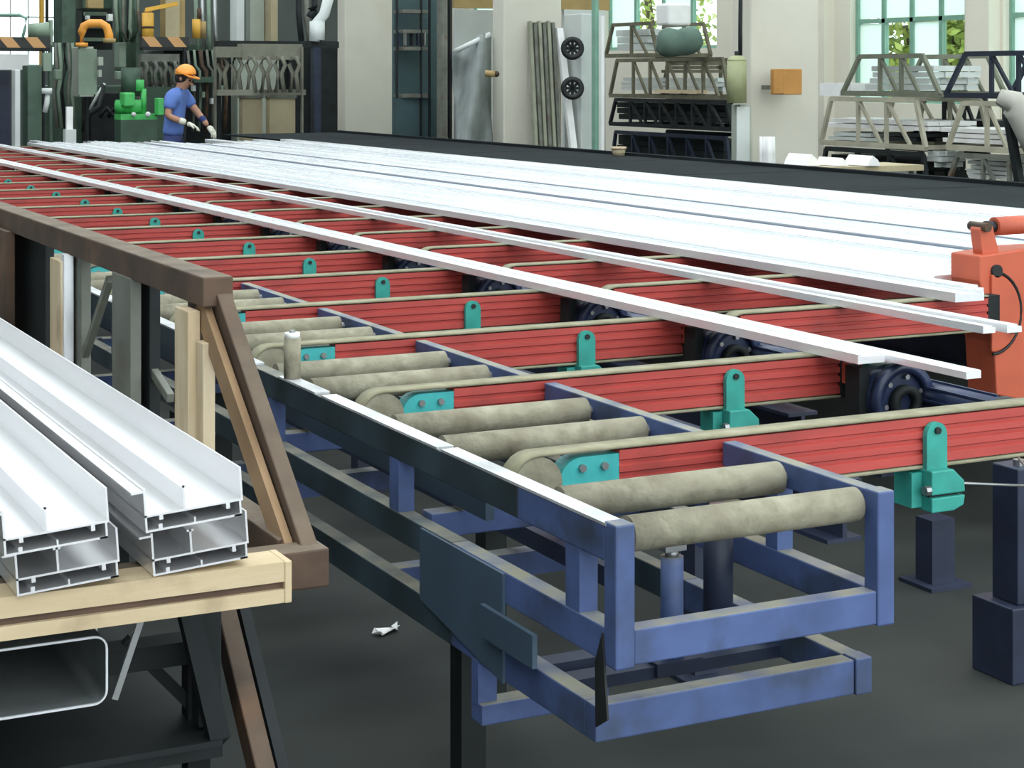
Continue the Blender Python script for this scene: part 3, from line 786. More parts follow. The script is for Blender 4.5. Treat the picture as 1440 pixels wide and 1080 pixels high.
hk = MB().bar((.752, 2.80, .755), (.706, 2.80, .625), .010, .006, (0, 1, 0)).build('steel_strip', STEEL); tag(hk, 'thin bent steel strip hanging beside the rounded tubes', 'metal strip')

# dark bar bundles added in the rack below to shade the aisle
for k, (xa, xb, za, zb_, ya, yb_) in enumerate(((-.55, .84, .12, .40, 3.16, 6.5), (-.55, .28, .62, .76, 3.2, 6.4), (.74, .93, .62, .755, 3.5, 6.5))):
    t = thing('shade_bundle', ['dark bar bundle added low in the rack to shade the aisle', 'dark bar bundle added for shade left of the rounded tubes', 'dark bar bundle added for shade right of the rounded tubes'][k], 'bundle', ((xa + xb)/2, ya, za))
    n_ = max(2, int((xb - xa) / .1)); nz = max(2, int((zb_ - za) / .07))
    for i in range(n_):
        for j in range(nz): box('bar', DARKSTEEL, t, xa + (xb-xa)*i/n_, xa + (xb-xa)*(i+1)/n_ - .006, ya + random.uniform(0, .1), yb_ - random.uniform(0, .1), za + (zb_-za)*j/nz, za + (zb_-za)*(j+1)/nz - .004)
box('shade_panel', DARKSTEEL, rk, -.6, .93, 2.96, 6.5, .462, .472)  # dark panel added over the lit floor to darken the lower rack
for yy in (3.3, 6.2): box('bottom_bar', DARKSTEEL, rk, -.62, .95, yy, yy + .05, .07, .12)
for yy in (3.3, 6.2):
    for xx in (-.6, .88): box('foot', DARKSTEEL, rk, xx, xx + .05, yy, yy + .05, 0, .07)

# litter on the floor
lp = D(545, 890, 2540 * 1.6 / 785)
lm = MB()
for (dx, dy, s_, a) in ((0, 0, .035, .3), (.03, .02, .02, 1.1), (-.035, -.01, .018, 2.0)):
    c_, q_ = math.cos(a), math.sin(a)
    lm.add([(lp.x + dx + s_ * (u * c_ - v * q_ * .5), lp.y + dy + s_ * (u * q_ + v * c_ * .5), .004 + .012 * ((k % 2))) for k, (u, v) in enumerate(((-1, -1), (1, -.7), (.8, 1), (-1, .8)))], [(0, 1, 2, 3)])
lo = lm.build('paper_scrap', WHITE); sol = lo.modifiers.new('thickness', 'SOLIDIFY'); sol.thickness = .002
tag(lo, 'torn white paper scrap on the floor left of the conveyor', 'litter')

# ================================================================== BACKGROUND: helpers
def rect(px0, py0, px1, py1, d, t=0.2):
    """axis-aligned box that covers px0..px1 / py0..py1 when standing d metres ahead"""
    W = (px1 - px0) / FPX * d
    t = min(t, .6 * W / SA)
    w = (W - t * SA) / CA
    c = D((px0 + px1) / 2, 0, d)
    return (c.x - w/2, c.x + w/2, c.y - t/2, c.y + t/2, D(0, py1, d).z, D(0, py0, d).z)
def rbox(name, m, parent, px0, py0, px1, py1, d, t=0.2, floor=False, bevel=0.0):
    b = list(rect(px0, py0, px1, py1, d, t))
    if floor: b[4] = 0.0
    return box(name, m, parent, *b, bevel=bevel)
def at_floor(px, d): v = D(px, 0, d); return (v.x, v.y, 0)
def tube_px(name, m, parent, pts, r, n=10): return MB().tube([D(*p) for p in pts], r, n).build(name, m, parent, True)

# ================================================================== EXTRUSION PRESS AREA (far left)
pr = thing('extrusion_press', 'big dark green press frame with pipes at the far left', 'machine', at_floor(150, 25))
rbox('upright', PGREEN, pr, 70, -60, 112, 192, 24, .5, True, .02)
rbox('upright', PGREEN, pr, 158, -60, 200, 100, 24, .4, False, .02)
rbox('crosshead', PGREEN, pr, 100, -60, 162, 14, 24.4, .5, False, .02)
rbox('ram_housing', DARKSTEEL, pr, 104, 14, 160, 70, 25.2, .4)
rbox('bed', PGREEN, pr, 60, 120, 260, 200, 25.6, .8, True, .02)
rbox('lower_block', DARKSTEEL, pr, 112, 130, 190, 200, 24.4, .5, True, .02)
rbox('valve_block', PGREEN2, pr, 158, 60, 180, 95, 23.4, .3, False, .01)
rbox('die_slide', PGREEN, pr, 180, 58, 205, 98, 23.6, .3, False, .01)
for k, yy in enumerate((20, 38, 56)): rbox('rib', PGREEN2, pr, 118, yy - 3, 150, yy + 2, 24.9, .1)
tube_px('hydraulic_line', DARKSTEEL, pr, [(145, 120, 23.2), (140, 150, 23), (120, 165, 23), (118, 185, 23)], .035)
tube_px('hydraulic_line', PALEBOX, pr, [(147, 118, 23.2), (138, 132, 23.1), (126, 155, 23.1)], .02)
for k in range(3): tube_px('hose', DARKSTEEL, pr, [(140 + 12*k, 165, 23), (150 + 14*k, 152 - 4*k, 23), (170 + 10*k, 172, 23), (185 + 8*k, 190, 23)], .03)
# body behind
bb = thing('hydraulic_tank', 'dark oil tank and pipework behind the green pump', 'machine', at_floor(290, 27))
rbox('tank', DARKSTEEL, bb, 200, 70, 325, 200, 27, 1.0, True)
rbox('top_plate', PGREEN, bb, 198, 64, 330, 72, 26.8, 1.0)
for k in range(4): tube_px('pipe', (PGREEN2, STEEL)[k % 2], bb, [(275 + 9*k, -30, 26), (276 + 9*k, 30 + 6*k, 26), (280 + 8*k, 70, 26)], .03)
rbox('bracket', PGREEN, bb, 262, 108, 305, 116, 25.8, .3)

# more pipework on the press and the tank
rp = random.Random(3)
for k in range(7):
    px = 164 + 5.2 * k; tube_px('pipe', (PGREEN2, PGREEN, OLDSTEEL, DARKSTEEL)[k % 4], pr, [(px, -40, 23.1), (px + rp.uniform(-2, 2), 10, 23.1), (px + rp.uniform(-4, 4), 40, 23.1), (px + rp.uniform(-5, 5), 58, 23.2)], rp.choice((.018, .025, .032)))
for k in range(5):
    px = 78 + 6 * k; tube_px('pipe', (OLDSTEEL, PGREEN2, DARKSTEEL)[k % 3], pr, [(px, 60, 23.3), (px + 2, 95, 23.3), (px - 3 + rp.uniform(-3, 3), 130, 23.3), (px + 3, 180, 23.3)], rp.choice((.02, .028)))
for (a, b, c_, e_, mm) in ((120, -5, 146, 12, OCHRE), (148, 20, 160, 30, PALEBOX), (118, 22, 128, 28, PALEBOX), (74, 98, 88, 112, PGREEN2), (205, 100, 226, 112, PGREEN), (160, 100, 176, 112, PGREEN2)):
    rbox('valve', mm, pr, a, b, c_, e_, 23.0, .12, False, .01)
for k in range(6):
    px = 264 + 9 * k; tube_px('pipe', (OLDSTEEL, PGREEN2, RUST)[k % 3], bb, [(px, 70, 25.8), (px + 2, 92, 25.8), (px + 8, 100, 25.8), (px + 9, 140, 25.8), (px + 7, 185, 25.8)], rp.choice((.02, .03)))
for k in range(4): rbox('valve', (PALEBOX, PGREEN2)[k % 2], bb, 268 + 13*k, 120 + 9*(k % 3), 276 + 13*k, 128 + 9*(k % 3), 25.7, .1)

# orange pipe arch on a grey cabinet
pa = thing('pipe_arch', 'orange-yellow bent pipe arching over the grey cabinet', 'pipe', tuple(D(112, 66, 22.2)))
tube_px('bend', YELP, pa, [(115, 65, 22.2), (115, 45, 22.2), (118, 37, 22.2), (126, 33, 22.2), (142, 33, 22.2), (150, 38, 22.2), (153, 48, 22.2), (154, 60, 22.2)], .052, 12)
MB().cyl(D(115, 65.6, 22.2), D(115, 60, 22.2), .075, 14).build('flange', YELP, pa, True)
MB().cyl(D(154, 60, 22.2), D(154, 54, 22.2), .075, 14).build('flange', OCHRE, pa, True)
cbx = thing('control_cabinet', 'grey control cabinet below the orange pipe arch', 'cabinet', tuple(D(118, 135, 22.3)))
rbox('body', GREYBOX, cbx, 97, 66, 136, 136, 22.4, .42, False, .01)
rbox('door', PGREEN2, cbx, 111, 69, 135, 133, 22.22, .02)
rbox('side_box', GREYBOX, cbx, 135, 80, 146, 92, 22.2, .1); rbox('side_box', GREYBOX, cbx, 135, 98, 144, 108, 22.2, .1)
rbox('wall_arm', DARKSTEEL, cbx, 118, 130, 126, 192, 22.6, .1, True)

# striped guards
def striped(px0, py0, px1, py1, d, label):
    t = thing('striped_guard', label, 'guard rail', tuple(D(px0, py1, d)))
    rbox('striped_beam', STRIPE, t, px0, py0, px1, py1, d, .1)
    rbox('lower_lip', DARKSTEEL, t, px0, py1 - 1, px1, py1 + 4, d, .12); rbox('post', DARKSTEEL, t, px1 - 8, py1, px1 - 2, 195, d + .05, .08, True)
    return t
sg = striped(-40, 52, 66, 68, 21.5, 'black and orange striped guard beam at the left edge')
tube_px('hoop', WGREEN, sg, [(-30, 52, 21.5), (-30, 26, 21.5), (-20, 21, 21.5), (28, 21, 21.5), (37, 26, 21.5), (35, 40, 21.5), (32, 52, 21.5)], .018)
striped(198, 52, 264, 67, 22.0, 'black and orange striped guard beam below the brown cabinet')
hp = thing('pump_head', 'pale green pump head above the striped guard at left', 'machine', tuple(D(62, 52, 21.8)))
MB().cyl(D(42, 45, 22.1), D(72, 42, 22.1), .10, 16).build('barrel', PGREEN2, hp, True)
rbox('flange', PGREEN2, hp, 66, 28, 76, 64, 22.1, .2, False, .01)
rbox('support_arm', PGREEN, hp, 40, 60, 76, 66, 22.2, .1); rbox('stand', PGREEN, hp, 66, 60, 75, 195, 22.25, .12, True)
yp = thing('yellow_post', 'yellow upright post left of the press frame', 'post', at_floor(58, 24.8))
rbox('shaft', YEL, yp, 54, -50, 63, 60, 24.8, .1, True); rbox('cap', DARKSTEEL, yp, 63, -40, 69, 50, 24.9, .1)
mc = thing('machine_pillar', 'grey-green square machine pillar under the striped guard at left', 'machine', at_floor(38, 21))
rbox('body', PGREEN, mc, 28, 92, 62, 192, 21.2, .3, True, .01); rbox('edge_plate', PALEBOX, mc, 14, 98, 31, 192, 21.0, .2, True, .01)
rbox('gauge_box', PGREEN2, mc, 56, 74, 74, 100, 21.2, .15); MB().cyl(D(66, 124, 20.9), D(66, 132, 20.9), .06, 12).build('valve', PALEBOX, mc, True)
tube_px('drain_pipe', PALEBOX, mc, [(67, 132, 20.9), (66, 145, 20.9), (63, 158, 20.9)], .03)
wb = thing('white_board', 'bright white board under the striped guard at the left edge', 'board', at_floor(10, 22.4))
rbox('panel', WHITE, wb, -30, 76, 37, 98, 22.4, .06); rbox('stand', DARKBLUE, wb, -30, 100, 15, 192, 22.6, .2, True)
wp = thing('white_post', 'short white post standing at the far end of the bars', 'post', at_floor(97, 20.6))
rbox('shaft', WHITE, wp, 92, 150, 103, 190, 20.6, .06, True); rbox('base_collar', PALEBOX, wp, 88, 182, 108, 190, 20.6, .12, True)

# green pump set
gpn = thing('green_pump', 'vivid green pump set behind the worker', 'pump', at_floor(190, 22))
rbox('base', VGREEN, gpn, 160, 160, 222, 168, 22, .3); rbox('plinth', PGREEN, gpn, 160, 168, 222, 192, 22, .3, True)
rbox('motor_box', VGREEN, gpn, 166, 130, 192, 150, 21.9, .22, False, .02)
MB().cyl(D(163, 150, 22), D(200, 150, 22), .085, 18).build('motor', VGREEN, gpn, True)
MB().cyl(D(197, 112, 22), D(197, 128, 22), .05, 14).build('valve_cap', VGREEN, gpn, True)
MB().cyl(D(202, 125, 22), D(202, 160, 22), .035, 12).build('riser', VGREEN, gpn, True)
rbox('manifold', VGREEN, gpn, 216, 138, 232, 162, 21.9, .15, False, .01)
MB().sphere(D(208, 161, 21.8), .035).build('hand_wheel', PALEBOX, gpn, True)
MB().sphere(D(188, 161, 21.8), .03).build('hand_wheel', PALEBOX, gpn, True)
MB().cyl(D(184, 95, 22.4), D(184, 135, 22.4), .12, 14).build('accumulator', PGREEN, gpn, True)

# yellow tank, brown cabinet and yellow cylinder on top
yt = thing('yellow_tank', 'upright yellow tank above the striped guard', 'tank', tuple(D(208, 58, 23)))
MB().cyl(D(208, 58, 23), D(208, 18, 23), .075, 16).build('shell', YEL, yt, True); MB().cyl(D(208, 40, 23), D(208, 37, 23), .08, 16).build('band', RUST, yt, True)
MB().cyl(D(208, 18, 23), D(208, 14, 23), .05, 14).build('neck', OCHRE, yt, True)
bcab = thing('brown_cabinet', 'ochre brown cabinet beside the yellow tank', 'cabinet', tuple(D(240, 60, 23.4)))
rbox('body', OCHRE, bcab, 222, -40, 263, 60, 23.4, .4, False, .01); rbox('door', BEIGE, bcab, 233, -36, 252, 52, 23.15, .02)
MB().bar(D(205, 14, 22.8), D(250, 5, 22.8), .05, .05).build('top_pipe', YEL, bcab)
yc_ = thing('yellow_cylinder', 'small yellow cylinder right of the brown cabinet', 'cylinder', tuple(D(279, 55, 24)))
MB().cyl(D(276, 54, 24), D(276, 27, 24), .055, 14).build('shell', YEL, yc_, True); MB().cyl(D(285, 54, 24.1), D(285, 30, 24.1), .045, 14).build('shell', OCHRE, yc_, True)
MB().cyl(D(280, 27, 24), D(280, 12, 24), .03, 10).build('rod', RUST, yc_, True)

# hanging die hooks
def hook_rail(px0, px1, pyt, pyb, n, d, m, label, plate=True):
    t = thing('hook_rail', label, 'hook rail', tuple(D(px0, pyt, d)))
    rbox('rail', m, t, px0, pyt, px1, pyt + (pyb - pyt) * .22, d, .12)
    rbox('hanger_post', m, t, px0 - 3, pyt, px0 + 2, 195, d + .15, .08, True); rbox('hanger_post', m, t, px1 - 2, pyt, px1 + 3, 195, d + .15, .08, True)
    if plate: rbox('tray', m, t, px0, pyb - 8, px1 + 4, pyb, d, .2)
    for k in range(n):
        px = px0 + (px1 - px0) * (k + .5) / n; w = (px1 - px0) / n * .36
        y0_, ym, y1_ = pyt + (pyb - pyt) * .2, pyt + (pyb - pyt) * .55, pyb - 4
        h = MB()
        for s_ in (-1, 1):
            h.tube([D(px + s_ * w * .3, y0_, d - .12), D(px + s_ * w, (y0_ + ym) / 2, d - .12), D(px + s_ * w * .3, ym, d - .12), D(px + s_ * w * .8, y1_, d - .12)], .028, 7)
        h.build('hook', m, t, True)
    return t
hk1 = hook_rail(303, 424, 66, 134, 6, 23.0, mat('dusty_grey_steel', (0.20, 0.20, 0.155), .7, var=.2, scale=5), 'row of forked grey hooks hanging right of the worker')
rbox('cover', MATS['dusty_grey_steel'], hk1, 335, 62, 424, 84, 23.1, .2)
hook_rail(196, 250, 76, 126, 4, 23.0, OLDSTEEL, 'row of dark forked hooks hanging behind the worker', False)
sh = thing('overhead_beam', 'dark horizontal beam above the forked hooks', 'beam', tuple(D(400, 66, 23.5)))
rbox('web', DARKSTEEL, sh, 312, 58, 474, 67, 23.5, .2); rbox('post', DARKSTEEL, sh, 300, 58, 312, 195, 23.6, .2, True); rbox('post', DARKBLUE, sh, 436, 67, 452, 192, 23.6, .15, True)
gc = thing('steel_stanchion', 'tall grey-beige steel stanchion behind the forked hooks', 'stanchion', at_floor(357, 26))
rbox('flange', PALEBOX, gc, 322, -80, 345, 70, 26, .3); rbox('web', GREYBOX, gc, 345, -80, 372, 70, 26.1, .2); rbox('flange', BEIGE, gc, 370, -80, 392, 70, 26, .3); rbox('foot', GREYBOX, gc, 325, 70, 392, 200, 26.1, .3, True)
for (a, b, lab) in ((336, 369, 'beige board standing under the forked hooks, the left one'), (374, 415, 'beige board standing under the forked hooks, the right one')):
    t = thing('storage_board', lab, 'board', at_floor((a + b) / 2, 24.4)); rbox('panel', BEIGE, t, a, 136, b, 192, 24.4, .15, True); rbox('rim', OLDSTEEL, t, a - 2, 133, b + 2, 138, 24.4, .18)
dk = thing('dark_partition', 'dark sheet partition behind the hooks', 'partition', at_floor(400, 28))
for k in range(6): rbox('sheet', DARKSTEEL, dk, 262 + 36 * k, 66, 297 + 36 * k, 200, 28, .06, True)
vb = thing('valve_cluster', 'pale pipes and valves left of the first column', 'pipework', tuple(D(450, 60, 20)))
tube_px('pipe', PALEBOX, vb, [(442, 58, 20), (444, 34, 20), (456, 20, 20), (464, -10, 20)], .06); MB().cyl(D(446, 56, 20), D(446, 30, 20), .085, 14).build('valve_body', PALEBOX, vb, True)
tube_px('pipe', DARKSTEEL, vb, [(440, 10, 20.2), (442, 18, 20.2), (438, 26, 20.2)], .07); rbox('bracket', DARKSTEEL, vb, 428, 58, 474, 64, 20.2, .2)
for k in range(3): tube_px('pipe', (DARKSTEEL, OLDSTEEL, DARKSTEEL)[k], vb, [(420 + 12*k, -40, 21), (420 + 11*k, 20, 21), (424 + 12*k, 58, 21)], .035)

# ================================================================== BETWEEN THE COLUMNS
ca_ = thing('tool_cabinet', 'dark teal glazed tool cabinet right of the first column', 'cabinet', at_floor(585, 21.6))
rbox('back_panel', TEALD, ca_, 552, -60, 616, 205, 22.0, .06, True)
for yy in (14, 42, 66, 132): rbox('shelf', OLDSTEEL, ca_, 553, yy, 606, yy + 5, 21.7, .3)
for px in (556, 590, 602): rbox('upright', DARKSTEEL, ca_, px, -60, px + 4, 200, 21.6, .1, True)
rbox('lower_door', TEALD, ca_, 553, 138, 608, 205, 21.65, .1, True)
for k in range(5): rbox('tool', (DARKBLUE, STEEL, DARKSTEEL)[k % 3], ca_, 558 + 9*k, 46, 563 + 9*k, 64, 21.6, .08)
po = thing('door_post', 'grey-green steel door post with a black edge between two columns', 'post', at_floor(625, 20.8))
rbox('channel', OLDSTEEL, po, 614, -60, 629, 205, 20.8, .15, True); rbox('edge', BLACK, po, 629, -60, 636, 205, 20.8, .08, True)
tm = thing('covered_machine', 'machine under a sagging grey tarpaulin left of the middle column', 'machine', at_floor(668, 20.6))
m_ = MB(); nu, nv = 10, 14
for j in range(nv + 1):
    for i in range(nu + 1):
        u = i / nu; v = j / nv; px = 638 + 53 * u; top = 72 - 26 * u + 6 * math.sin(u * 7)
        q = D(px, top + (215 - top) * v, 20.6 + .25 * math.sin(u * 6 + v * 3) - .3 * v); m_.v.append(Vector((q.x, q.y, max(q.z, .0))))
for j in range(nv):
    for i in range(nu): a = j * (nu + 1) + i; m_.f.append((a, a + 1, a + nu + 2, a + nu + 1))
o = m_.build('tarpaulin', TARP, tm, True); o.modifiers.new('thick', 'SOLIDIFY').thickness = .02
rbox('frame', DARKSTEEL, tm, 650, 80, 690, 215, 21.2, .4, True); tube_px('hoop', PALEBOX, tm, [(640, 72, 20.4), (665, 60, 20.4), (690, 48, 20.4)], .03)
wh = thing('white_partition', 'white board partition with a brown top rail left of the middle column', 'partition', at_floor(665, 23))
rbox('board', PALEBOX, wh, 638, 14, 700, 215, 23, .06, True); rbox('top_rail', OCHRE, wh, 636, -6, 860, 13, 22.9, .1); rbox('board', PALEBOX, wh, 790, 14, 852, 215, 23.2, .06, True)

# leaning sheets on the middle column
cxl, cs, cy0, cy1 = cols[1]
dl = (cxl + .5) * SA + (cy0 - .25) * CA
def DYp(px, py, y):
    k = (px - 720) / FPX; d = y / (CA - k * SA); return D(px, py, d)
for k in range(6):
    m_ = MB(); px = 745 + 6.4 * k
    m_.bar(DYp(px + 13, 300, cy0 - .45), DYp(px, 30 + (k % 2) * 2, cy0 - .07), .035, .05)
    o = m_.build('corrugated_strip', OLDSTEEL if k % 2 else mat('weathered_strip', (0.27, 0.28, 0.21), .7, var=.2, scale=5)); tag(o, 'grey metal strip leaning on the middle column, %s from the left' % ORD[k], 'metal strip', 'strips leaning on the middle column')
o = MB().bar(DYp(818, 310, cy0 - .55), DYp(786, 40, cy0 - .08), .08, .05).build('white_plank', WHITE); tag(o, 'long white plank leaning beside the metal strips', 'plank')
fan = thing('fan_unit', 'pale fan unit with two black fans behind the white plank', 'fan', at_floor(818, 20.4))
rbox('housing', PALEBOX, fan, 794, 20, 834, 215, 20.4, .4, True, .01)
for yy in (68, 124):
    q = D(805, yy, 20.05); a = MB().ring(q, (-SA, -CA, 0), .07, .13, .06, 20).build('fan_ring', BLACK, fan, True)
    bl = MB()
    for k in range(4):
        an = k * math.pi / 4; e = Vector((CA, -SA, 0)); z_ = Vector((0, 0, 1)); dr = e * math.cos(an) + z_ * math.sin(an); bl.bar(q - dr * .08, q + dr * .08, .03, .01, (SA, CA, 0))
    bl.build('fan_blade', DARKSTEEL, a)
dp = thing('frame_post', 'pale and green steel frame post right of the fan unit', 'post', at_floor(842, 19.6))
rbox('green_channel', WGREEN, dp, 832, -40, 842, 222, 19.65, .08, True); rbox('white_channel', WHITE, dp, 842, 22, 850, 222, 19.6, .06, True)
kn = thing('wall_lamp_knob', 'small ochre knob on a bracket at the edge of the middle column', 'bracket', tuple(D(690, 103, dl - .1)))
MB().cyl(D(682, 103, dl - .3), D(696, 104, dl - .3), .035, 12).build('stem', OCHRE, kn, True); MB().sphere(D(698, 104, dl - .3), .035).build('knob', RUST, kn, True)

# fittings on the right column
cxl, cs, cy0, cy1 = cols[2]
dc = (cxl) * SA + cy0 * CA
ob = thing('junction_box', 'orange-brown box mounted on the right column', 'box', tuple(D(1105, 133, dc - .25)))
rbox('body', CARD, ob, 1084, 97, 1127, 133, dc - .2, .2, False, .008); rbox('lid', CARD, ob, 1086, 99, 1124, 131, dc - .31, .012); rbox('bracket', OLDSTEEL, ob, 1072, 120, 1090, 126, dc - .05, .2); MB().bar(D(1105, 115, dc - .15), DYp(1105, 115, cy0 + .002), .06, .06).build('stand_off', OLDSTEEL, ob)
tk = thing('gas_cylinder', 'olive-green cylinder strapped to the left of the right column', 'cylinder', tuple(D(1036, 145, dc - .2)))
MB().cyl(D(1036, 145, dc - .2), D(1036, 86, dc - .2), .085, 18).build('shell', mat('olive_paint', (0.30, 0.32, 0.17), .5, var=.15), tk, True)
MB().sphere(D(1036, 86, dc - .2), .085, sz=(1, 1, .6), zmin=0).build('dome', MATS['olive_paint'], tk, True); MB().cyl(D(1036, 84, dc - .2), D(1036, 72, dc - .2), .02, 10).build('valve', DARKSTEEL, tk, True)
tube_px('conduit', DARKSTEEL, tk, [(1041, 78, dc - .15), (1041, 40, dc - .15), (1042, -60, dc - .15)], .018)
lb = thing('steel_locker', 'pale grey narrow locker below the olive cylinder', 'cabinet', at_floor(1042, dc - .12))
rbox('body', GREYBOX, lb, 1029, 147, 1056, 240, dc - .12, .14, True, .005); rbox('door', PALEBOX, lb, 1035, 150, 1055, 236, dc - .195, .01)
ws = thing('white_cloth', 'white cloth draped at the foot of the right column', 'cloth', tuple(D(1075, 235, dc - .4)))
m_ = MB()
for j in range(9):
    for i in range(7):
        u, v = i / 6, j / 8; q = D(1064 + 10 * (1 - v) * .4 + (22 + 8 * v) * u, 192 + 190 * v, dc - .45 + .06 * math.sin(u * 9)); m_.v.append(q)
for j in range(8):
    for i in range(6): a = j * 7 + i; m_.f.append((a, a + 1, a + 8, a + 7))
o = m_.build('folds', WHITE, ws, True); o.modifiers.new('thick', 'SOLIDIFY').thickness = .03

# ================================================================== STACKED TRESTLE RACKS
def trestle(X, px0, px1, pyb, pyt, inset, m, label, nb=2, r=.02, floor=False, dX=.75, top_only=False):
    """trapezoid trestle frame in the plane X (and a second one behind) joined by cross bars"""
    yb0, yb1 = YX(px1, X), YX(px0, X); zb, zt = ZX((px0+px1)/2, pyb, X), ZX((px0+px1)/2, pyt, X)
    yt0, yt1 = YX(px1 - inset, X), YX(px0 + inset, X)
    t = thing('trestle_rack', label, 'rack', (X, (yb0 + yb1)/2, zb))
    for x in (X, X + dX):
        MB().bar((x, yb0, zb), (x, yb1, zb), r*2, r*2.4).build('base_rail', m, t)
        MB().bar((x, yt0, zt), (x, yt1, zt), r*2, r*2.2).build('top_rail', m, t)
        for (ya, yt_) in ((yb0, yt0), (yb1, yt1)): MB().bar((x, ya, zb), (x, yt_, zt), r*1.8, r*1.8, (1, 0, 0)).build('slanted_post', m, t)
        for k in range(nb):
            ya = yt0 + (yt1 - yt0) * (k + 1) / (nb + 1)
            MB().bar((x, ya, zb), (x, ya, zt), r*1.6, r*1.6, (1, 0, 0)).build('upright', m, t)
            yq = yt0 + (yt1 - yt0) * (k + .15) / (nb + 1)
            MB().bar((x, ya, zt), (x, yq, zb), r*1.4, r*1.4, (1, 0, 0)).build('brace', m, t)
    for yy in (yb0 + .05, (yb0 + yb1)/2, yb1 - .05): MB().bar((X, yy, zb), (X + dX, yy, zb), r*2, r*2).build('cross_bar', m, t)
    if floor:
        for x in (X, X + dX):
            for yy in (yb0, yb1): box('leg', m, t, x - r, x + r, yy - r, yy + r, 0, zb)
    return t
def bundle(X, px0, px1, py0, py1, m, label, n=4, w=.55):
    """stack of flat bars lying in a rack"""
    ya, yb = YX(px1, X), YX(px0, X); z0, z1 = ZX((px0+px1)/2, py1, X) + .03, ZX((px0+px1)/2, py0, X) + .03
    t = thing('bar_bundle', label, 'bundle', (X, (ya + yb)/2, z0)); h = (z1 - z0) / n
    for k in range(n):
        for q in range(4): box('bar', m, t, X + w*q/4, X + w*(q+1)/4 - .006, ya + random.uniform(0, .15), yb - random.uniform(0, .15), z0 + k*h, z0 + (k+1)*h - .008)
    return t
XA = 10.6
NAVYD = mat('navy_black_steel', (0.010, 0.016, 0.035), .5, var=.2)
PALEST = mat('pale_beige_steel', (0.40, 0.38, 0.29), .6, var=.2, scale=4)
trestle(XA, 1185, 1322, 132, 79, 24, mat('grey_olive_steel', (0.16, 0.17, 0.125), .6, var=.2), 'grey-olive trestle rack on top, in front of the green window')
bundle(XA + .1, 1215, 1318, 96, 131, PALEBOX, 'pale bundle in the upper trestle before the green window')
trestle(XA, 1155, 1302, 204, 140, 14, PALEST, 'pale beige trestle rack right of the widest column')
bundle(XA + .1, 1158, 1316, 172, 186, WHITE, 'bright white bundle lying across the pale beige trestle', 2)
bundle(XA + .1, 1160, 1238, 190, 202, PALEBOX, 'grey bundle under the bright white one', 2)
trestle(XA, 1330, 1500, 135, 75, 28, NAVYD, 'black trestle rack against the bright window at right')
trestle(XA, 1333, 1480, 211, 146, 22, PALEST, 'olive-beige trestle rack under the black one')
trestle(XA + .9, 1285, 1400, 200, 136, 16, DARKSTEEL, 'dark trestle rack behind the olive-beige one')
trestle(XA, 1325, 1480, 290, 221, 22, OLDSTEEL, 'lowest trestle rack at the right edge, behind the dark bed', floor=True)
trestle(XA, 1150, 1310, 290, 213, 12, DARKSTEEL, 'lowest dark trestle rack right of the widest column', floor=True)
bundle(XA + .1, 1322, 1480, 186, 208, WHITE, 'white bundle in the olive-beige trestle at right', 3)
bundle(XA + .1, 1350, 1480, 226, 258, PALEBOX, 'stack of pale bars in the lowest trestle at right', 5)
bundle(XA + .1, 1300, 1330, 216, 240, PALEBOX, 'short pale block between the two lowest trestles', 3, .3)
bundle(XA - .02, 1150, 1186, 120, 139, WHITE, 'small white wrapped parcel on the end of the beige trestle', 1, .5)
lt = thing('work_table', 'low cluttered table behind the dark bed, right of the widest column', 'table', at_floor(1190, 14.2))
rbox('top', BEIGE, lt, 1085, 232, 1300, 240, 14.2, .5); 
for px in (1095, 1280): rbox('leg', OLDSTEEL, lt, px, 240, px + 8, 300, 14.2, .05, True)
rbox('apron', PALEBOX, lt, 1090, 240, 1290, 250, 14.2, .4)
for k, (a, b, c_, e_) in enumerate(((1105, 216, 1150, 232), (1150, 221, 1190, 232), (1190, 218, 1235, 232))):
    m_ = MB(); q = rect(a, b, c_, e_, 14.1, .3)
    m_.prism([(q[0], q[4]), (q[1], q[4]), (q[1] - .03, q[4] + (q[5]-q[4])*.6), (q[0] + (q[1]-q[0])*.4, q[5]), (q[0] + .02, q[4] + (q[5]-q[4])*.5)], 'y', q[2], q[3])
    o = m_.build('wrapping_foil', WHITE); tag(o, 'crumpled white wrapping on the cluttered table, %s from the left' % ORD[k], 'wrapping', 'wrapping on the cluttered table')
bundle(XA + .95, 1290, 1396, 172, 198, DARKSTEEL, 'dark bundle in the trestle behind the olive-beige one', 3)
bundle(XA + .1, 1240, 1300, 190, 203, DARKSTEEL, 'dark bar ends at the right of the pale beige trestle', 2)
bundle(XA + .1, 1158, 1300, 224, 286, DARKSTEEL, 'dark bundle in the lowest trestle right of the widest column', 4)
# racks between the middle and right column
XM = 11.2
OLV = mat('olive_brown_steel', (0.13, 0.12, 0.08), .6, var=.3)
trestle(XM, 852, 925, 78, 34, 10, OLV, 'small top trestle rack at left, in the bay before the right column', 1)
trestle(XM, 858, 1026, 136, 84, 10, OLV, 'long middle trestle rack in the bay before the right column', 5)
trestle(XM, 858, 1030, 178, 142, 8, DARKSTEEL, 'long lower trestle rack in the bay before the right column', 6)
trestle(XM, 858, 1030, 262, 190, 8, NAVYD, 'lowest dark trestle rack in the bay before the right column', 5, floor=True)
bundle(XM + .1, 872, 1012, 112, 131, PALEBOX, 'pale bundle in the long middle trestle', 3, .3)
bundle(XM - .04, 918, 990, 129, 135, WOOD, 'pale timber lath lying on the long lower trestle', 1, .1)
bundle(XM + .15, 866, 915, 44, 74, PALEBOX, 'pale bundle in the small top trestle', 3)
bundle(XM + .1, 862, 1022, 148, 174, DARKSTEEL, 'dark bundle in the long lower trestle before the right column', 3)
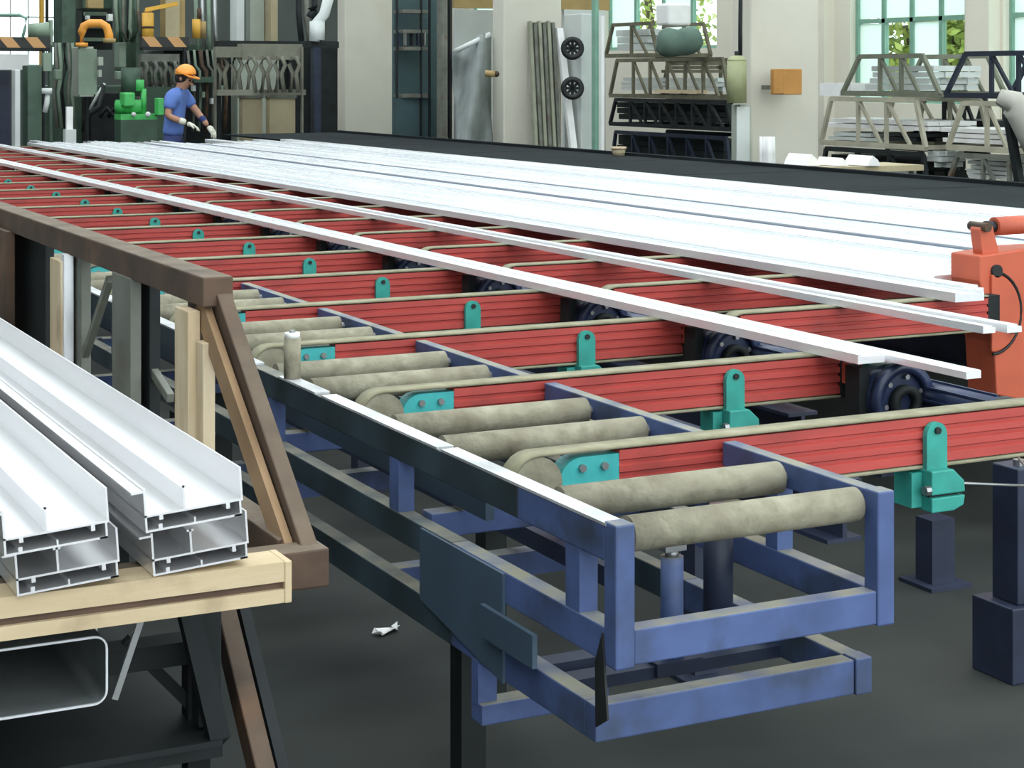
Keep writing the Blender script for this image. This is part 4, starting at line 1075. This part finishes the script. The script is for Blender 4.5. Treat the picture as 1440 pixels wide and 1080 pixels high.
bundle(XM + .1, 862, 1022, 196, 258, DARKSTEEL, 'dark bundle in the lowest trestle before the right column', 4)
bundle(XM + .45, 930, 1016, 90, 106, OLV, 'brown bundle in the long middle trestle behind the pale one', 3, .2)
cvs = thing('canvas_roll', 'drooping dark green canvas bundle on top of the middle rack', 'bundle', tuple(D(955, 76, 20)))
m_ = MB(); pts = []
for i in range(9):
    u = i / 8; pts.append(D(924 + 62 * u, 57 + 6 * math.sin(u * math.pi) - 6 * u, 20.6))
m_.tube(pts, [.10, .16, .17, .16, .15, .16, .16, .14, .08], 12).build('canvas', CANVAS, cvs, True)
rbox('white_top', WHITE, cvs, 922, 5, 972, 36, 21.5, .3, False, .03)
bk = thing('small_bucket', 'small pale bucket on the floor rail left of the dark racks', 'bucket', tuple(D(870, 219, 15.9)))
MB().cyl(D(870, 219, 15.9), D(870, 208, 15.9), .05, 14, .065).build('shell', BEIGE, bk, True); MB().ring(D(870, 208, 15.9), (0, 0, 1), .055, .07, .02, 16).build('rim', WOOD, bk, True)
# bent grey duct at the right edge
du = thing('bent_duct', 'pale grey bent duct on a dark leg at the right edge', 'duct', at_floor(1430, 12.3))
tube_px('elbow', mat('dusty_duct', (0.42, 0.41, 0.36), .7, var=.1), du, [(1408, 150, 12.3), (1414, 142, 12.3), (1424, 145, 12.3), (1434, 158, 12.3), (1446, 182, 12.3), (1470, 230, 12.3)], [.05, .085, .095, .095, .095, .095], 16)
MB().bar(D(1418, 165, 12.4), D(1436, 270, 12.4), .05, .05).build('leg', DARKSTEEL, du); MB().bar(D(1436, 268, 12.4), at_floor(1440, 12.4), .05, .05).build('leg', DARKSTEEL, du)

# ================================================================== WORKER
PD = 20.3
def WP(px, py, w=0.0): return D(px, py, PD - w)
def skin(name, pts, edges, radii, m, parent, sub=2):
    o0 = wloc(parent)
    me = bpy.data.meshes.new(name); me.from_pydata([Vector(p) - o0 for p in pts], edges, []); me.update()
    o = bpy.data.objects.new(name, me); col.objects.link(o); o.parent = parent; ORG[o.name] = o0
    md = o.modifiers.new('skin', 'SKIN'); md.use_smooth_shade = True
    for i, r in enumerate(radii):
        sv = me.skin_vertices[0].data[i]; rr = r if isinstance(r, tuple) else (r, r); sv.radius = rr; sv.use_root = (i == 0)
    sm = o.modifiers.new('sub', 'SUBSURF'); sm.levels = sub; sm.render_levels = sub
    me.materials.append(m)
    return o
base = WP(243, 0); wk = thing('person', 'worker in blue overalls and orange hard hat bending over the far end of the bars', 'person', (base.x, base.y, 0))
r_ = Vector((CA, -SA, 0)); fw = Vector((SA, CA, 0))
def J(u, w, z): return Vector((base.x, base.y, 0)) + r_ * u - fw * w + Vector((0, 0, z))
pel, wai, che, nec, hea, hto = J(0, 0, .93), J(.01, 0, 1.10), J(.04, 0, 1.30), J(.09, 0, 1.44), J(.135, .01, 1.54), J(.165, .01, 1.63)
sn, en, wn = J(.03, .17, 1.38), J(-.02, .22, 1.14), J(.19, .20, 1.06)
sf, ef, wf = J(.09, -.16, 1.38), J(.24, -.16, 1.18), J(.38, -.08, 1.02)
hn, kn_, an_, tn = J(0, .09, .90), J(.03, .10, .49), J(0, .10, .08), J(.13, .11, .04)
hf, kf, af, tf = J(0, -.09, .90), J(.05, -.10, .49), J(.03, -.10, .08), J(.16, -.10, .04)
skin('body', [pel, wai, che, nec, hea, hto, sn, en, wn, sf, ef, wf, hn, kn_, an_, tn, hf, kf, af, tf],
     [(0,1),(1,2),(2,3),(3,4),(4,5),(2,6),(6,7),(7,8),(2,9),(9,10),(10,11),(0,12),(12,13),(13,14),(14,15),(0,16),(16,17),(17,18),(18,19)],
     [(.08,.06),(.08,.06),(.10,.08),.055,(.085,.10),(.07,.085),.05,.045,.032,.05,.045,.032,.06,.05,.04,.04,.06,.05,.04,.04], SKIN, wk)
skin('work_shirt', [wai, che, J(.075, 0, 1.40), sn, en.lerp(sn, .25), sf, ef.lerp(sf, .25), pel - Vector((0, 0, .03))],
     [(0,1),(1,2),(1,3),(3,4),(1,5),(5,6),(0,7)], [(.155,.125),(.175,.135),.075,.088,.072,.088,.072,(.165,.13)], SHIRT, wk)
skin('trousers', [pel, wai.lerp(pel, .6), hn, kn_, an_ + Vector((0,0,.04)), hf, kf, af + Vector((0,0,.04))], [(0,1),(0,2),(2,3),(3,4),(0,5),(5,6),(6,7)],
     [(.155,.13),(.15,.12),.105,.08,.065,.105,.08,.065], TROUSER, wk)
def glove(wr, dr, side):
    dr = dr.normalized(); sd = dr.cross(Vector((0, 0, 1))).normalized(); dn = sd.cross(dr)
    pts = [wr, wr + dr * .05, wr + dr * .09]; ed = [(0, 1), (1, 2)]; ra = [.036, (.044, .026), (.046, .024)]
    for k, (off, ln) in enumerate(((-.033, .065), (-.011, .078), (.011, .073), (.033, .056))):
        p0 = wr + dr * .095 + sd * off; p1 = p0 + dr * ln * .55 - dn * .008; p2 = p1 + dr * ln * .35 - dn * .03
        n = len(pts); pts += [p0, p1, p2]; ed += [(2, n), (n, n+1), (n+1, n+2)]; ra += [.011, .010, .009]
    n = len(pts); p0 = wr + dr * .045 + sd * side * .045; pts += [p0, p0 + dr * .035 + sd * side * .022 - dn * .012, p0 + dr * .062 + sd * side * .022 - dn * .025]; ed += [(1, n), (n, n+1), (n+1, n+2)]; ra += [.014, .012, .010]
    return skin('glove', pts, ed, ra, GLOVE, wk, 1)
glove(wn, (wn - en), 1); glove(wf, (wf - ef), -1)
skin('sleeve_cuff', [en.lerp(wn, .55), wn], [(0, 1)], [.043, .045], GLOVE, wk, 1); skin('sleeve_cuff', [ef.lerp(wf, .3), ef.lerp(wf, .8)], [(0, 1)], [.048, .042], TROUSER, wk, 1)
# head details: facing right and a little down
fd = (r_ * .86 - fw * .35 - Vector((0, 0, .35))).normalized(); upv = (Vector((0, 0, 1)) + r_ * .30).normalized(); sdv = fd.cross(upv).normalized()
hc = hea.lerp(hto, .35)
MB().sphere(hc + upv * .035 - fd * .012, .118, sz=(1, 1, .95), n=20, m=10, zmin=-.05).build('hard_hat', HELMET, wk, True)
hb = MB(); 
pts = []
for i in range(20):
    a = 2 * math.pi * i / 20; v = fd * math.cos(a) + sdv * math.sin(a); pts.append(hc + upv * .032 - fd * .01 + v * (.125 + (.045 if math.cos(a) > .5 else 0)))
pts2 = [p + upv * .012 for p in pts]; hb.add(pts + pts2, [tuple(range(20)), tuple(range(39, 19, -1))] + [(i, 20 + i, 20 + (i+1) % 20, (i+1) % 20) for i in range(20)]); hb.build('hat_brim', HELMET, wk)
MB().sphere(hc - fd * .03 - upv * .015, .098, sz=(1, 1, .9)).build('hair', HAIR, wk, True)
MB().cyl(hc + fd * .075 - upv * .045, hc + fd * .118 - upv * .050, .012, 8, .016).build('nose', SKIN, wk, True)
for s_ in (-1, 1):
    MB().sphere(hc + fd * .088 + sdv * s_ * .034 - upv * .012, .011).build('eye', HAIR, wk, True); MB().sphere(hc + sdv * s_ * .092 - upv * .03, .022, sz=(.6, .6, 1)).build('ear', SKIN, wk, True)
MB().bar(hc + fd * .086 - upv * .082 - sdv * .022, hc + fd * .086 - upv * .082 + sdv * .022, .01, .008).build('mouth', RUST, wk)
for a_, t_ in ((an_, tn), (af, tf)): skin('boot', [a_ + Vector((0, 0, .06)), a_ - Vector((0, 0, .02)), t_], [(0, 1), (1, 2)], [.058, .056, .046], BLACK, wk, 1)
